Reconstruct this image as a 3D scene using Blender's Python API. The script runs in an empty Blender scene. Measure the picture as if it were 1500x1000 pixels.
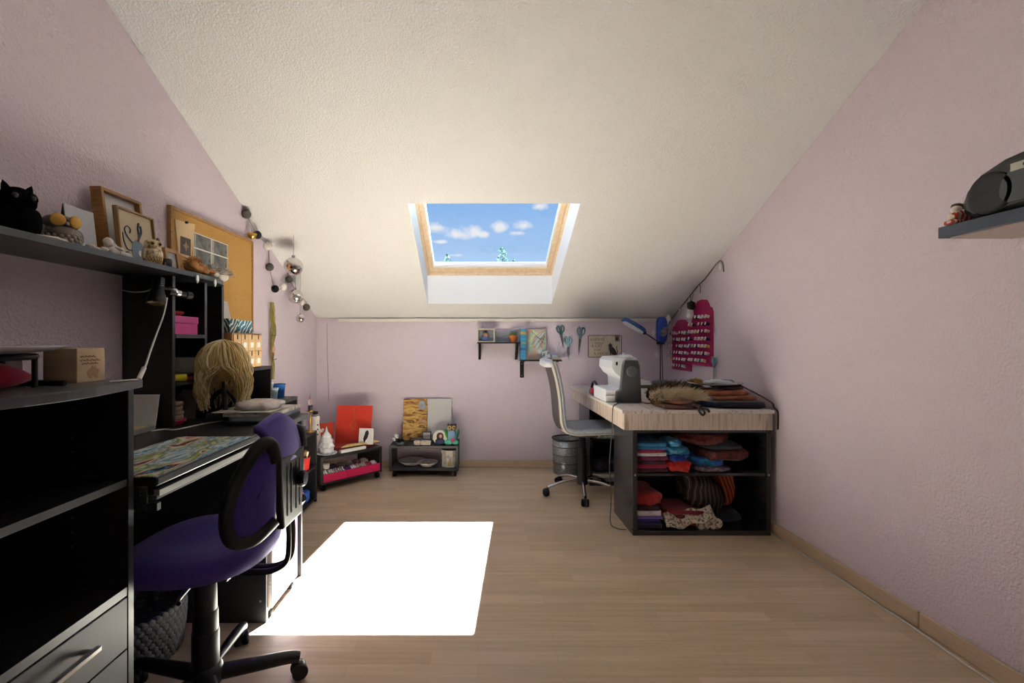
import bpy, math, random
from mathutils import Vector, Matrix, Euler, noise as mnoise
random.seed(7)
scene = bpy.context.scene
COL = scene.collection
# ------------------------------------------------------------------ camera, sky, sun, exposure
H = 1.15; F = 690.0; CX = 700.0; CY = 499.0          # eye height, focal length in pixels, vanishing point
cam = bpy.data.cameras.new('camera'); co = bpy.data.objects.new('camera', cam); COL.objects.link(co)
co.location = (0, 0, H); co.rotation_euler = (math.pi/2, 0, 0)
cam.sensor_width = 36; cam.lens = F/1500*36; cam.shift_x = (750-CX)/1500; cam.shift_y = (CY-500)/1500
cam.clip_start = .02; cam.clip_end = 300
scene.camera = co
SUN_DIR = Vector((-.50, -1.01, -1.89)).normalized()
w = bpy.data.worlds.new('sky'); scene.world = w; w.use_nodes = True
def build_sky():
    nt = w.node_tree; N = nt.nodes; L = nt.links; N.clear()
    out = N.new('ShaderNodeOutputWorld'); bg = N.new('ShaderNodeBackground'); L.new(bg.outputs[0], out.inputs[0])
    tc = N.new('ShaderNodeTexCoord'); sep = N.new('ShaderNodeSeparateXYZ'); L.new(tc.outputs['Generated'], sep.inputs[0])
    ramp = N.new('ShaderNodeValToRGB'); L.new(sep.outputs['Z'], ramp.inputs[0])
    e = ramp.color_ramp.elements
    e[0].position = 0; e[0].color = (.60, .77, .96, 1); e[1].position = .75; e[1].color = (.10, .25, .66, 1)
    m = ramp.color_ramp.elements.new(.3); m.color = (.25, .46, .85, 1)
    # cumulus: noise in direction space, flattened vertically
    mp = N.new('ShaderNodeMapping'); mp.inputs['Scale'].default_value = (5.2, 5.2, 15); mp.inputs['Location'].default_value = (.35, .4, 1.55)
    L.new(tc.outputs['Generated'], mp.inputs[0])
    nz = N.new('ShaderNodeTexNoise'); nz.inputs['Scale'].default_value = 1.0; nz.inputs['Detail'].default_value = 7; nz.inputs['Roughness'].default_value = .52
    L.new(mp.outputs[0], nz.inputs['Vector'])
    cr = N.new('ShaderNodeValToRGB'); L.new(nz.outputs[0], cr.inputs[0])
    cr.color_ramp.elements[0].position = .555; cr.color_ramp.elements[1].position = .66
    mix = N.new('ShaderNodeMix'); mix.data_type = 'RGBA'; L.new(cr.outputs[0], mix.inputs[0])
    L.new(ramp.outputs[0], mix.inputs[6]); mix.inputs[7].default_value = (.88, .87, .90, 1)
    # the row of fair-weather clouds low in the sky: soft blobs in direction space, frayed by noise
    nz2 = N.new('ShaderNodeTexNoise'); nz2.inputs['Scale'].default_value = 34; nz2.inputs['Detail'].default_value = 6; L.new(tc.outputs['Generated'], nz2.inputs['Vector'])
    dens = None
    for px, py, wx_, wz_ in ((640, 333, 18, 9), (672, 344, 17, 8), (692, 337, 17, 10), (710, 343, 12, 6), (732, 333, 17, 11), (768, 331, 20, 7), (790, 302, 14, 6), (645, 354, 16, 3), (757, 341, 14, 4), (665, 374, 11, 3)):
        d_ = Vector(((px-CX)/F, 1, (CY-py)/F)); k = d_.length; d_.normalize()
        sb_ = N.new('ShaderNodeVectorMath'); sb_.operation = 'SUBTRACT'; L.new(tc.outputs['Generated'], sb_.inputs[0]); sb_.inputs[1].default_value = d_
        ml = N.new('ShaderNodeVectorMath'); ml.operation = 'MULTIPLY'; L.new(sb_.outputs[0], ml.inputs[0]); ml.inputs[1].default_value = (F/wx_*k, 2.0, F/wz_*k)
        ln_ = N.new('ShaderNodeVectorMath'); ln_.operation = 'LENGTH'; L.new(ml.outputs[0], ln_.inputs[0])
        iv = N.new('ShaderNodeMath'); iv.operation = 'SUBTRACT'; iv.inputs[0].default_value = 1.0; L.new(ln_.outputs['Value'], iv.inputs[1])
        if dens is None: dens = iv
        else:
            mx_ = N.new('ShaderNodeMath'); mx_.operation = 'MAXIMUM'; L.new(dens.outputs[0], mx_.inputs[0]); L.new(iv.outputs[0], mx_.inputs[1]); dens = mx_
    am = N.new('ShaderNodeMath'); am.operation = 'MULTIPLY_ADD'; L.new(nz2.outputs[0], am.inputs[0]); am.inputs[1].default_value = 2.6; am.inputs[2].default_value = -1.3
    ad = N.new('ShaderNodeMath'); ad.operation = 'ADD'; L.new(dens.outputs[0], ad.inputs[0]); L.new(am.outputs[0], ad.inputs[1])
    mr = N.new('ShaderNodeMapRange'); mr.inputs['From Min'].default_value = .0; mr.inputs['From Max'].default_value = .8; mr.inputs['To Max'].default_value = .95; L.new(ad.outputs[0], mr.inputs[0])
    mix2 = N.new('ShaderNodeMix'); mix2.data_type = 'RGBA'; L.new(mr.outputs[0], mix2.inputs[0]); L.new(mix.outputs[2], mix2.inputs[6]); mix2.inputs[7].default_value = (.86, .85, .89, 1)
    L.new(mix2.outputs[2], bg.inputs[0]); bg.inputs[1].default_value = 1.0
build_sky()
sl = bpy.data.lights.new('sun_offscreen', 'SUN'); sl.energy = 110; sl.angle = .009; sl.color = (.82, .95, 1.15)
so = bpy.data.objects.new('sun_offscreen', sl); COL.objects.link(so); so.location = (3, 8, 9)
so.rotation_euler = SUN_DIR.to_track_quat('-Z', 'Y').to_euler()
vs = scene.view_settings
vs.view_transform = 'Standard'; vs.look = 'None'; vs.exposure = 0.12; vs.gamma = 1; vs.use_curve_mapping = False
scene.display_settings.display_device = 'sRGB'

# ------------------------------------------------------------------ helpers
def P(px, py, d): return Vector(((px-CX)*d/F, d, H+(CY-py)*d/F))
def PX(px, py, x): return P(px, py, x*F/(px-CX))       # on a plane of constant x
def PZ(px, py, z): return P(px, py, (H-z)*F/(py-CY))   # on a plane of constant z
WL = {}
def reg(o, loc): WL[o.name] = Vector(loc)
def props(o, label=None, cat=None, group=None, kind=None):
    if label: o['label'] = label
    if cat: o['category'] = cat
    if group: o['group'] = group
    if kind: o['kind'] = kind
def thing(name, label, cat, loc, group=None, kind=None):
    o = bpy.data.objects.new(name, None); o.empty_display_size = .05; COL.objects.link(o)
    o.location = loc; reg(o, loc); props(o, label, cat, group, kind); return o
class MB:
    def __init__(s, M=None): s.v = []; s.f = []; s.sm = []; s.M = M
    def add(s, vs, fs, smooth=False):
        b = len(s.v)
        for v in vs:
            v = Vector(v); s.v.append(s.M @ v if s.M else v)
        for f in fs: s.f.append([b+i for i in f]); s.sm.append(smooth)
        return s
    def hexa(s, p):      # p: 4 bottom, 4 top (same winding)
        return s.add(p, [(3,2,1,0),(4,5,6,7),(0,1,5,4),(1,2,6,5),(2,3,7,6),(3,0,4,7)])
    def box(s, x0, x1, y0, y1, z0, z1):
        return s.hexa([(x0,y0,z0),(x1,y0,z0),(x1,y1,z0),(x0,y1,z0),(x0,y0,z1),(x1,y0,z1),(x1,y1,z1),(x0,y1,z1)])
    def bx(s, c, d): return s.box(c[0]-d[0]/2, c[0]+d[0]/2, c[1]-d[1]/2, c[1]+d[1]/2, c[2]-d[2]/2, c[2]+d[2]/2)
    def cyl(s, p0, p1, r0, r1=None, n=16, cap=True):
        if r1 is None: r1 = r0
        p0 = Vector(p0); p1 = Vector(p1); q = (p1-p0).to_track_quat('Z', 'Y')
        A = [p0+q@Vector((r0*math.cos(t), r0*math.sin(t), 0)) for t in [2*math.pi*i/n for i in range(n)]]
        B = [p1+q@Vector((r1*math.cos(t), r1*math.sin(t), 0)) for t in [2*math.pi*i/n for i in range(n)]]
        s.add(A+B, [(i, (i+1)%n, n+(i+1)%n, n+i) for i in range(n)], True)
        if cap:
            s.add(A, [tuple(range(n))[::-1]]); s.add(B, [tuple(range(n))])
        return s
    def lathe(s, prof, c=(0,0,0), n=24, ax=None, smooth=True, sx=1, sy=1):
        q = Vector(ax).to_track_quat('Z', 'Y') if ax else None
        vs = []
        for r, z in prof:
            for i in range(n):
                t = 2*math.pi*i/n; v = Vector((r*math.cos(t)*sx, r*math.sin(t)*sy, z))
                vs.append(Vector(c)+(q@v if q else v))
        m = len(prof)
        fs = [(j*n+i, j*n+(i+1)%n, (j+1)*n+(i+1)%n, (j+1)*n+i) for j in range(m-1) for i in range(n)]
        s.add(vs, fs, smooth)
        if prof[0][0] > 1e-4: s.add(vs[:n], [tuple(range(n))[::-1]])
        if prof[-1][0] > 1e-4: s.add(vs[-n:], [tuple(range(n))])
        return s
    def sell(s, c, r, e=1.0, e2=None, n=20, m=12, nz=0, nf=8, R=None, seed=0, flat=False):   # superellipsoid with optional wrinkles
        e2 = e if e2 is None else e2
        pw = lambda a, k: math.copysign(abs(a)**k, a)
        vs = []; c = Vector(c)
        for j in range(m+1):
            ph = -math.pi/2+math.pi*j/m
            for i in range(n):
                t = 2*math.pi*i/n
                v = Vector((r[0]*pw(math.cos(ph), e)*pw(math.cos(t), e2), r[1]*pw(math.cos(ph), e)*pw(math.sin(t), e2), r[2]*pw(math.sin(ph), e)))
                if nz:
                    k = mnoise.noise(v*nf+Vector((seed*3.1, seed*1.7, seed)))+.45*mnoise.noise(v*nf*2.6+Vector((seed*1.9, seed, 5)))
                    v = v*(1+nz*k)
                if R: v = R@v
                vs.append(c+v)
        fs = [(j*n+i, j*n+(i+1)%n, (j+1)*n+(i+1)%n, (j+1)*n+i) for j in range(m) for i in range(n)]
        return s.add(vs, fs, not flat)
    def tube(s, pts, r, n=8, closed=False, sub=6, rz=None):
        pts = [Vector(p) for p in pts]
        if sub > 1 and len(pts) > 2:
            q = []; k = len(pts); seg = k if closed else k-1
            for i in range(seg):
                g = lambda a: pts[a%k] if closed else pts[max(0, min(k-1, a))]
                p0, p1, p2, p3 = g(i-1), g(i), g(i+1), g(i+2)
                for j in range(sub):
                    t = j/sub
                    q.append(.5*((2*p1)+(p2-p0)*t+(2*p0-5*p1+4*p2-p3)*t*t+(3*p1-p0-3*p2+p3)*t**3))
            if not closed: q.append(pts[-1])
            pts = q
        m = len(pts); vs = []; up = None
        for i in range(m):
            a = pts[(i-1)%m] if closed or i else pts[0]; b = pts[(i+1)%m] if closed or i < m-1 else pts[-1]
            t = (b-a).normalized()
            if up is None:
                up = t.orthogonal().normalized()
            up = (up-t*up.dot(t)).normalized(); sd = t.cross(up)
            rr = r(i/(m-1)) if callable(r) else r
            r2 = rr if rz is None else rz
            vs += [pts[i]+up*(rr*math.cos(2*math.pi*k/n))+sd*(r2*math.sin(2*math.pi*k/n)) for k in range(n)]
        fs = [(j*n+i, j*n+(i+1)%n, ((j+1)%m)*n+(i+1)%n, ((j+1)%m)*n+i) for j in range(m if closed else m-1) for i in range(n)]
        s.add(vs, fs, True)
        if not closed:
            s.add(vs[:n], [tuple(range(n))[::-1]]); s.add(vs[-n:], [tuple(range(n))])
        return s
    def prism(s, poly, fn, a, b):     # poly of 2D points, fn(u, v, w) -> 3D
        n = len(poly)
        A = [fn(u, v, a) for u, v in poly]; B = [fn(u, v, b) for u, v in poly]
        return s.add(A+B, [tuple(range(n))[::-1], tuple(range(n, 2*n))]+[(i, (i+1)%n, n+(i+1)%n, n+i) for i in range(n)])
    def grid(s, fn, nu, nv, thick=0):
        vs = [Vector(fn(i/nu, j/nv)) for j in range(nv+1) for i in range(nu+1)]
        fs = [(j*(nu+1)+i, j*(nu+1)+i+1, (j+1)*(nu+1)+i+1, (j+1)*(nu+1)+i) for j in range(nv) for i in range(nu)]
        return s.add(vs, fs, True)
    def build(s, name, mat, parent=None, label=None, cat=None, group=None, kind=None, bevel=0, solid=0):
        xs = [v.x for v in s.v]; ys = [v.y for v in s.v]; zs = [v.z for v in s.v]
        o3 = Vector(((min(xs)+max(xs))/2, (min(ys)+max(ys))/2, min(zs)))
        me = bpy.data.meshes.new(name); me.from_pydata([v-o3 for v in s.v], [], s.f)
        me.polygons.foreach_set('use_smooth', s.sm); me.validate(); me.update()
        me.materials.append(mat)
        o = bpy.data.objects.new(name, me); COL.objects.link(o)
        reg(o, o3)
        if parent: o.parent = parent; o.location = o3-WL[parent.name]
        else: o.location = o3
        if solid:
            md = o.modifiers.new('solid', 'SOLIDIFY'); md.thickness = solid; md.offset = 0
        if bevel:
            md = o.modifiers.new('bevel', 'BEVEL'); md.width = bevel; md.segments = 2; md.limit_method = 'ANGLE'; md.angle_limit = math.radians(50)
        props(o, label, cat, group, kind); return o
def fxy(z): return lambda u, v, w: (u, v, w)
YZ = lambda u, v, w: (w, u, v)     # polygon in y,z extruded along x
XZ = lambda u, v, w: (u, w, v)     # polygon in x,z extruded along y
XY = lambda u, v, w: (u, v, w)     # polygon in x,y extruded along z
def text_mb(body, size, fn, font_extrude=.0004, align='LEFT', shear=0):
    cu = bpy.data.curves.new('lettering', 'FONT'); cu.body = body; cu.size = size; cu.align_x = align; cu.shear = shear
    cu.extrude = font_extrude; cu.resolution_u = 2
    o = bpy.data.objects.new('lettering', cu)
    me = bpy.data.meshes.new_from_object(o)
    mb = MB(); mb.add([fn(v.co.x, v.co.y, v.co.z) for v in me.vertices], [tuple(p.vertices) for p in me.polygons])
    bpy.data.objects.remove(o); bpy.data.meshes.remove(me); bpy.data.curves.remove(cu)
    return mb
# ------------------------------------------------------------------ materials
MATS = {}
def srgb(h):
    c = [int(h[i:i+2], 16)/255 for i in (0, 2, 4)]
    return tuple((x/12.92 if x <= .04045 else ((x+.055)/1.055)**2.4) for x in c)+(1,)
def pm(name, col, rough=.5, metal=0, col2=None, ns=20, stretch=(1,1,1), lo=.35, hi=.65, bump=0, bs=60, trans=0, spec=.5, sheen=0, tex='NOISE', detail=4, coord='Object', alpha=1, cols=None, dist=0, wrot=None):
    if name in MATS: return MATS[name]
    m = bpy.data.materials.new(name); m.use_nodes = True; MATS[name] = m
    nt = m.node_tree; N = nt.nodes; L = nt.links; b = N['Principled BSDF']
    c = srgb(col) if isinstance(col, str) else tuple(col)+(1,)
    b.inputs['Base Color'].default_value = c; b.inputs['Roughness'].default_value = rough; b.inputs['Metallic'].default_value = metal
    b.inputs['Specular IOR Level'].default_value = spec; b.inputs['Transmission Weight'].default_value = trans; b.inputs['Alpha'].default_value = alpha
    if sheen: b.inputs['Sheen Weight'].default_value = sheen
    if col2 or bump or cols:
        tc = N.new('ShaderNodeTexCoord'); mp = N.new('ShaderNodeMapping'); mp.inputs['Scale'].default_value = stretch
        if wrot: mp.inputs['Rotation'].default_value = wrot
        if coord == 'World':
            g = N.new('ShaderNodeNewGeometry'); L.new(g.outputs['Position'], mp.inputs[0])
        else: L.new(tc.outputs[coord], mp.inputs[0])
    if col2 or cols:
        if tex == 'NOISE':
            t = N.new('ShaderNodeTexNoise'); t.inputs['Scale'].default_value = ns; t.inputs['Detail'].default_value = detail; t.inputs['Distortion'].default_value = dist
        elif tex == 'WAVE':
            t = N.new('ShaderNodeTexWave'); t.inputs['Scale'].default_value = ns; t.inputs['Distortion'].default_value = dist; t.inputs['Detail'].default_value = 2
        elif tex == 'VORONOI':
            t = N.new('ShaderNodeTexVoronoi'); t.inputs['Scale'].default_value = ns
        L.new(mp.outputs[0], t.inputs['Vector'])
        r = N.new('ShaderNodeValToRGB'); L.new(t.outputs['Fac'] if tex != 'VORONOI' else t.outputs['Distance'], r.inputs[0])
        els = r.color_ramp.elements
        if cols:
            k = len(cols); els[0].position = lo; els[0].color = srgb(cols[0]); els[1].position = hi; els[1].color = srgb(cols[-1])
            for i in range(1, k-1):
                e = els.new(lo+(hi-lo)*i/(k-1)); e.color = srgb(cols[i])
        else:
            els[0].position = lo; els[0].color = c; els[1].position = hi; els[1].color = srgb(col2)
        L.new(r.outputs[0], b.inputs['Base Color'])
    if bump:
        t2 = N.new('ShaderNodeTexNoise'); t2.inputs['Scale'].default_value = bs; t2.inputs['Detail'].default_value = 3
        L.new(mp.outputs[0], t2.inputs['Vector'])
        bp = N.new('ShaderNodeBump'); bp.inputs['Strength'].default_value = bump; bp.inputs['Distance'].default_value = .01
        L.new(t2.outputs[0], bp.inputs['Height']); L.new(bp.outputs[0], b.inputs['Normal'])
    return m
M_WALL = pm('lilac_plaster', 'ddced8', .85, bump=.75, bs=95, coord='World', spec=.2)
M_CEIL = pm('white_plaster', 'ebeae9', .9, bump=.75, bs=110, coord='World', spec=.15)
M_WHITE = pm('white_paint', 'eeeeee', .6)
M_BLACK = pm('black_ash', '17171a', .42, col2='202024', ns=30, stretch=(1, 1, 12), bump=.05, bs=120)
M_BLACKG = pm('black_gloss', '26262a', .2, spec=.8)
M_BLK = pm('black_plastic', '131315', .38, bump=.06, bs=400)
M_RUB = pm('black_rubber', '0d0d0e', .7)
M_CHROME = pm('chrome', 'd8d8da', .18, 1)
M_STEEL = pm('brushed_steel', '9a9b9c', .38, 1)
M_DMET = pm('dark_metal', '55565a', .45, .8)
M_PAPER = pm('paper_white', 'e9e6e2', .7)
M_CREAM = pm('cream_ceramic', 'ece5d8', .3)
M_PORC = pm('white_porcelain', 'f0f0f2', .2)
M_GOLD = pm('gold_metal', 'c8a24e', .3, 1)
M_PINE = pm('pine', 'c69a68', .5, col2='b08350', ns=9, stretch=(1, 9, 1))
M_OAKF = pm('oak_frame', 'b08248', .45, col2='94662f', ns=12, stretch=(2, 2, 14))
M_CORD = pm('white_cord', 'dcdad6', .5)
M_GCORD = pm('grey_cord', '6f6a68', .6)
M_SILVER = pm('mirror_silver', 'd9d7d4', .07, 1)
M_RED = pm('red_board', 'dd3f2b', .5)
M_PINK = pm('pink_laminate', 'e3215f', .4)
M_MAG = pm('magenta_board', 'b3125e', .4)
M_TEAL = pm('teal_plastic', '5f9ba0', .4)

def floor_mat():
    m = bpy.data.materials.new('beech_laminate'); m.use_nodes = True
    nt = m.node_tree; N = nt.nodes; L = nt.links; b = N['Principled BSDF']
    g = N.new('ShaderNodeNewGeometry')
    br = N.new('ShaderNodeTexBrick'); br.offset = .37; br.offset_frequency = 2; br.squash = 1
    br.inputs['Scale'].default_value = 1; br.inputs['Brick Width'].default_value = .46; br.inputs['Row Height'].default_value = .0645
    br.inputs['Mortar Size'].default_value = .0004; br.inputs['Mortar Smooth'].default_value = 0; br.inputs['Bias'].default_value = 0
    br.inputs['Color1'].default_value = srgb('dcc6a9'); br.inputs['Color2'].default_value = srgb('ccb596'); br.inputs['Mortar'].default_value = srgb('b79d80')
    L.new(g.outputs['Position'], br.inputs['Vector'])
    mp = N.new('ShaderNodeMapping'); mp.inputs['Scale'].default_value = (1.5, 28, 1); L.new(g.outputs['Position'], mp.inputs[0])
    nz = N.new('ShaderNodeTexNoise'); nz.inputs['Scale'].default_value = 2; nz.inputs['Detail'].default_value = 6; L.new(mp.outputs[0], nz.inputs['Vector'])
    r = N.new('ShaderNodeValToRGB'); r.color_ramp.elements[0].position = .3; r.color_ramp.elements[0].color = (.86, .84, .82, 1); r.color_ramp.elements[1].position = .7; r.color_ramp.elements[1].color = (1, 1, 1, 1)
    L.new(nz.outputs[0], r.inputs[0])
    mx = N.new('ShaderNodeMix'); mx.data_type = 'RGBA'; mx.blend_type = 'MULTIPLY'; mx.inputs[0].default_value = 1
    L.new(br.outputs['Color'], mx.inputs[6]); L.new(r.outputs[0], mx.inputs[7])
    L.new(mx.outputs[2], b.inputs['Base Color']); b.inputs['Roughness'].default_value = .42; b.inputs['Specular IOR Level'].default_value = .4
    return m
M_FLOOR = floor_mat()
def glass_mat():
    m = bpy.data.materials.new('window_glass'); m.use_nodes = True
    nt = m.node_tree; N = nt.nodes; L = nt.links; N.clear()
    out = N.new('ShaderNodeOutputMaterial'); mix = N.new('ShaderNodeMixShader'); tr = N.new('ShaderNodeBsdfTransparent'); gl = N.new('ShaderNodeBsdfGlossy')
    gl.inputs['Roughness'].default_value = .01; tr.inputs[0].default_value = (.97, .985, .98, 1)
    lw = N.new('ShaderNodeLayerWeight'); lw.inputs[0].default_value = .12
    fr = N.new('ShaderNodeMath'); fr.operation = 'MULTIPLY'; fr.inputs[1].default_value = .35; L.new(lw.outputs['Facing'], fr.inputs[0])
    L.new(fr.outputs[0], mix.inputs[0]); L.new(tr.outputs[0], mix.inputs[1]); L.new(gl.outputs[0], mix.inputs[2]); L.new(mix.outputs[0], out.inputs[0])
    return m
M_GLASS = glass_mat()

# ------------------------------------------------------------------ the room
XL, XR, YB, YF = -1.467, 1.769, 4.285, -1.6
TAN = .467; ZK = 1.358
ZFLAT = 2.56; YFLAT = YB-(ZFLAT-ZK)/TAN
zc = lambda y: ZK+TAN*(YB-y)
fl = MB().box(XL-.1, XR+.1, YF-.1, YB+.1, -.12, -.008).build('floor', M_FLOOR, kind='structure')
PW = .1935
y = YB; row = 0
while y > YF:
    y0 = max(YF, y-PW); x = XL-((row*.41) % 1.28)
    while x < XR:
        a, b = max(XL, x), min(XR, x+1.28)
        if b-a > .02: MB().box(a+.0003, b-.0003, y0+.0003, y-.0003, -.01, 0).build('plank', M_FLOOR, fl)
        x += 1.28
    y = y0; row += 1
MB().box(XL-.15, XR+.15, YB, YB+.2, -.1, ZK+.3).build('wall_back', M_WALL, kind='structure')
def sidewall(name, xa, xb):
    poly = [(YF-.1, -.1), (YB+.15, -.1), (YB+.15, zc(YB)), (YFLAT, ZFLAT), (YF-.1, ZFLAT)]
    poly = [(a, b+.02 if b > 0 else b) for a, b in poly]
    MB().prism(poly, YZ, xa, xb).build(name, M_WALL, kind='structure')
sidewall('wall_left', XL-.15, XL); sidewall('wall_right', XR, XR+.15)
MB().box(XL-.15, XR+.15, YF-.15, YF, -.1, ZFLAT+.1).build('wall_front', M_WALL, kind='structure')
MB().box(XL-.15, XR+.15, YF-.15, YFLAT, ZFLAT, ZFLAT+.2).build('ceiling_flat', M_CEIL, kind='structure')
# sloped ceiling with the roof window opening (reveals are vertical cuts)
OX0, OX1, OY0, OY1 = -.437, .640, 2.913, 4.051
TH = .30
def sb(mb, x0, x1, y0, y1, o0, o1):
    return mb.hexa([(x0,y0,zc(y0)+o0),(x1,y0,zc(y0)+o0),(x1,y1,zc(y1)+o0),(x0,y1,zc(y1)+o0),(x0,y0,zc(y0)+o1),(x1,y0,zc(y0)+o1),(x1,y1,zc(y1)+o1),(x0,y1,zc(y1)+o1)])
c = MB()
for a in ((XL-.15, OX0, YFLAT, YB+.2), (OX1, XR+.15, YFLAT, YB+.2), (OX0, OX1, YFLAT, OY0), (OX0, OX1, OY1, YB+.2)): sb(c, *a, 0, TH)
c.build('ceiling', M_CEIL, kind='structure')
# smooth white lining boards of the opening
ln = MB(); t = .006
sb(ln, OX0, OX0+t, OY0, OY1, .001, .25); sb(ln, OX1-t, OX1, OY0, OY1, .001, .25)
ln.box(OX0, OX1, OY1-t, OY1, zc(OY1)+.001, zc(OY1)+.25); ln.box(OX0, OX1, OY0, OY0+t, zc(OY0)+.001, zc(OY0)+.25)
ln.build('trim_1', M_WHITE, kind='structure')
# roof window
win = thing('window_1', None, None, (.1, 3.5, zc(3.5)+.25), kind='structure')
M_SASH = pm('lacquered_pine', 'e0c4a2', .4, col2='d4b48e', ns=10, stretch=(3, 3, 3))
def ring(x0, x1, y0, y1, wx, wy0, wy1, o0, o1):
    m = MB(); sb(m, x0, x0+wx, y0, y1, o0, o1); sb(m, x1-wx, x1, y0, y1, o0, o1); sb(m, x0+wx, x1-wx, y0, y0+wy0, o0, o1); sb(m, x0+wx, x1-wx, y1-wy1, y1, o0, o1); return m
ring(OX0, OX1, OY0, OY1, .026, .03, .028, .240, .31).build('window_frame', M_SASH, win, bevel=.003)
ring(OX0+.026, OX1-.026, OY0+.03, OY1-.028, .034, .05, .05, .255, .305).build('sash', M_SASH, win, bevel=.004)
ring(OX0+.060, OX1-.060, OY0+.08, OY1-.078, .012, .012, .02, .268, .300).build('glazing_bead', M_WHITE, win, bevel=.002)
m = MB(); sb(m, OX0+.066, OX1-.066, OY0+.085, OY1-.088, .288, .294); m.build('pane', M_GLASS, win)
m = MB(); sb(m, OX0, OX1, OY1-.02, OY1+.06, .3105, .318); m.build('flashing', M_DMET, win)
# rail under the ceiling, baseboards
m = MB().box(XL+.20, XR-.02, YB-.022, YB, ZK-.034, ZK-.006); m.build('trim_2', pm('rail_white', 'e4dfd8', .5), kind='structure', bevel=.004)
def basebrd(name, x0, x1, y0, y1, parent=None, kind='structure'):
    return MB().box(x0, x1, y0, y1, 0, .070).build(name, MATS.get('baseboard') or pm('baseboard', 'd3bb9d', .5, col2='c8ae8f', ns=6, stretch=(2, 2, 30)), parent, kind=kind, bevel=.004)
basebrd('baseboard_back', XL, XR, YB-.014, YB)
basebrd('baseboard_left', XL, XL+.014, YF, YB-.014)
yg = PX(1345, 910, XR-.014).y
basebrd('baseboard_right', XR-.014, XR, yg+.003, YB-.014); basebrd('baseboard_near', XR-.014, XR, YF, yg-.003)
# door behind the camera
d1 = thing('door_1', None, None, (.6, YF, 0), kind='structure')
MB().box(.2, 1.02, YF, YF+.035, .005, 2.02).build('door_leaf', M_WHITE, d1, bevel=.004)
f_ = MB(); f_.box(.12, .2, YF, YF+.05, 0, 2.1); f_.box(1.02, 1.1, YF, YF+.05, 0, 2.1); f_.box(.2, 1.02, YF, YF+.05, 2.02, 2.1); f_.build('door_frame', M_WHITE, d1, bevel=.004)
MB().tube([(.27, YF+.035, 1.02), (.27, YF+.08, 1.02), (.38, YF+.08, 1.02)], .009).build('door_handle', M_STEEL, d1)
# ------------------------------------------------------------------ left: tall open cabinet with drawers
DZ = .795                                   # desk height
CX1, CY0, CY1 = -.889, .645, 1.215
cab = thing('shelf_cabinet', 'black open cabinet with bowed top, two open shelves and grey-edged drawers', 'cabinet', (-1.18, .93, 0))
for a, b in ((CY0, CY0+.018), (CY1-.018, CY1)): MB().box(XL+.016, CX1, a, b, 0, 1.03).build('side_panel', M_BLACK, cab, bevel=.0012)
M_EDGE = pm('edge_band', '44464a', .36)
for a, b in ((CY0, CY0+.018), (CY1-.018, CY1)): MB().box(CX1, CX1+.0012, a, b, .002, 1.03).build('edge_band', M_EDGE, cab)
MB().box(CX1-.004, CX1-.0028, CY0+.018, CY1-.018, .781, .799).build('edge_band', M_EDGE, cab)
MB().box(CX1-.002, CX1-.0008, CY0+.018, CY1-.018, .505, .526).build('edge_band', M_EDGE, cab)
MB().box(XL+.016, XL+.022, CY0+.018, CY1-.018, .02, 1.03).build('back_panel', M_BLACK, cab)
edge = [(-.866, CY0-.003), (-.840, .75), (-.818, .85), (-.811, .93), (-.818, 1.01), (-.840, 1.11), (-.866, CY1+.003)]
MB().prism([(XL+.004, CY1+.003), (XL+.004, CY0-.003)]+edge, XY, 1.03, 1.05).build('worktop', pm('charcoal_laminate', '44464a', .36, bump=.06, bs=300), cab, bevel=.002)
for z in (.781,): MB().box(XL+.022, CX1-.004, CY0+.018, CY1-.018, z, z+.018).build('shelf', M_BLACK, cab, bevel=.001)
MB().box(XL+.022, CX1-.002, CY0+.018, CY1-.018, .505, .526).build('shelf', M_BLACK, cab, bevel=.001)
MB().box(XL+.022, CX1-.01, CY0+.018, CY1-.018, 0, .06).build('plinth', M_BLACK, cab)
M_EDGE = pm('edge_band', '44464a', .36)
M_DRAW = pm('graphite_laminate', '44464a', .5, col2='4c4d50', ns=260, bump=.05, bs=300)
for z0, z1 in ((.373, .501), (.22, .369), (.065, .216)):
    dr = MB().box(-1.35, CX1+.001, CY0+.022, CY1-.022, z0, z1).build('drawer', M_DRAW, cab, bevel=.0015)
    zm = (z0+z1)/2+.018
    h = MB().box(CX1+.022, CX1+.036, .79, 1.07, zm-.008, zm+.004)
    h.box(CX1, CX1+.03, .80, .812, zm-.006, zm+.002); h.box(CX1, CX1+.03, 1.048, 1.06, zm-.006, zm+.002)
    h.build('handle', M_CHROME, dr, bevel=.002)
pins = [(.905), (.868), (.831), (.70), (.664), (.628)]
for z in pins: MB().cyl((-1.03, CY1-.0185, z), (-1.03, CY1-.0165, z), .0028, n=8).build('pin_hole', M_STEEL, cab)
# things on the cabinet
ZT = 1.05
def card(name, p0, p1, z0, z1, mat, label, cat, lean=0, th=.003, group=None, parent=None):
    """upright flat sheet whose foot runs p0 -> p1; lean shifts the top sideways"""
    p0 = Vector((*p0, 0)); p1 = Vector((*p1, 0)); u = (p1-p0).normalized(); n = Vector((-u.y, u.x, 0))
    L_ = n*lean; T = n*th
    q = [p0, p1, p1+T, p0+T]
    m = MB().hexa([v+Vector((0, 0, z0)) for v in q]+[v+L_+Vector((0, 0, z1)) for v in q])
    return m.build(name, mat, parent, label, cat, group)
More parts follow.
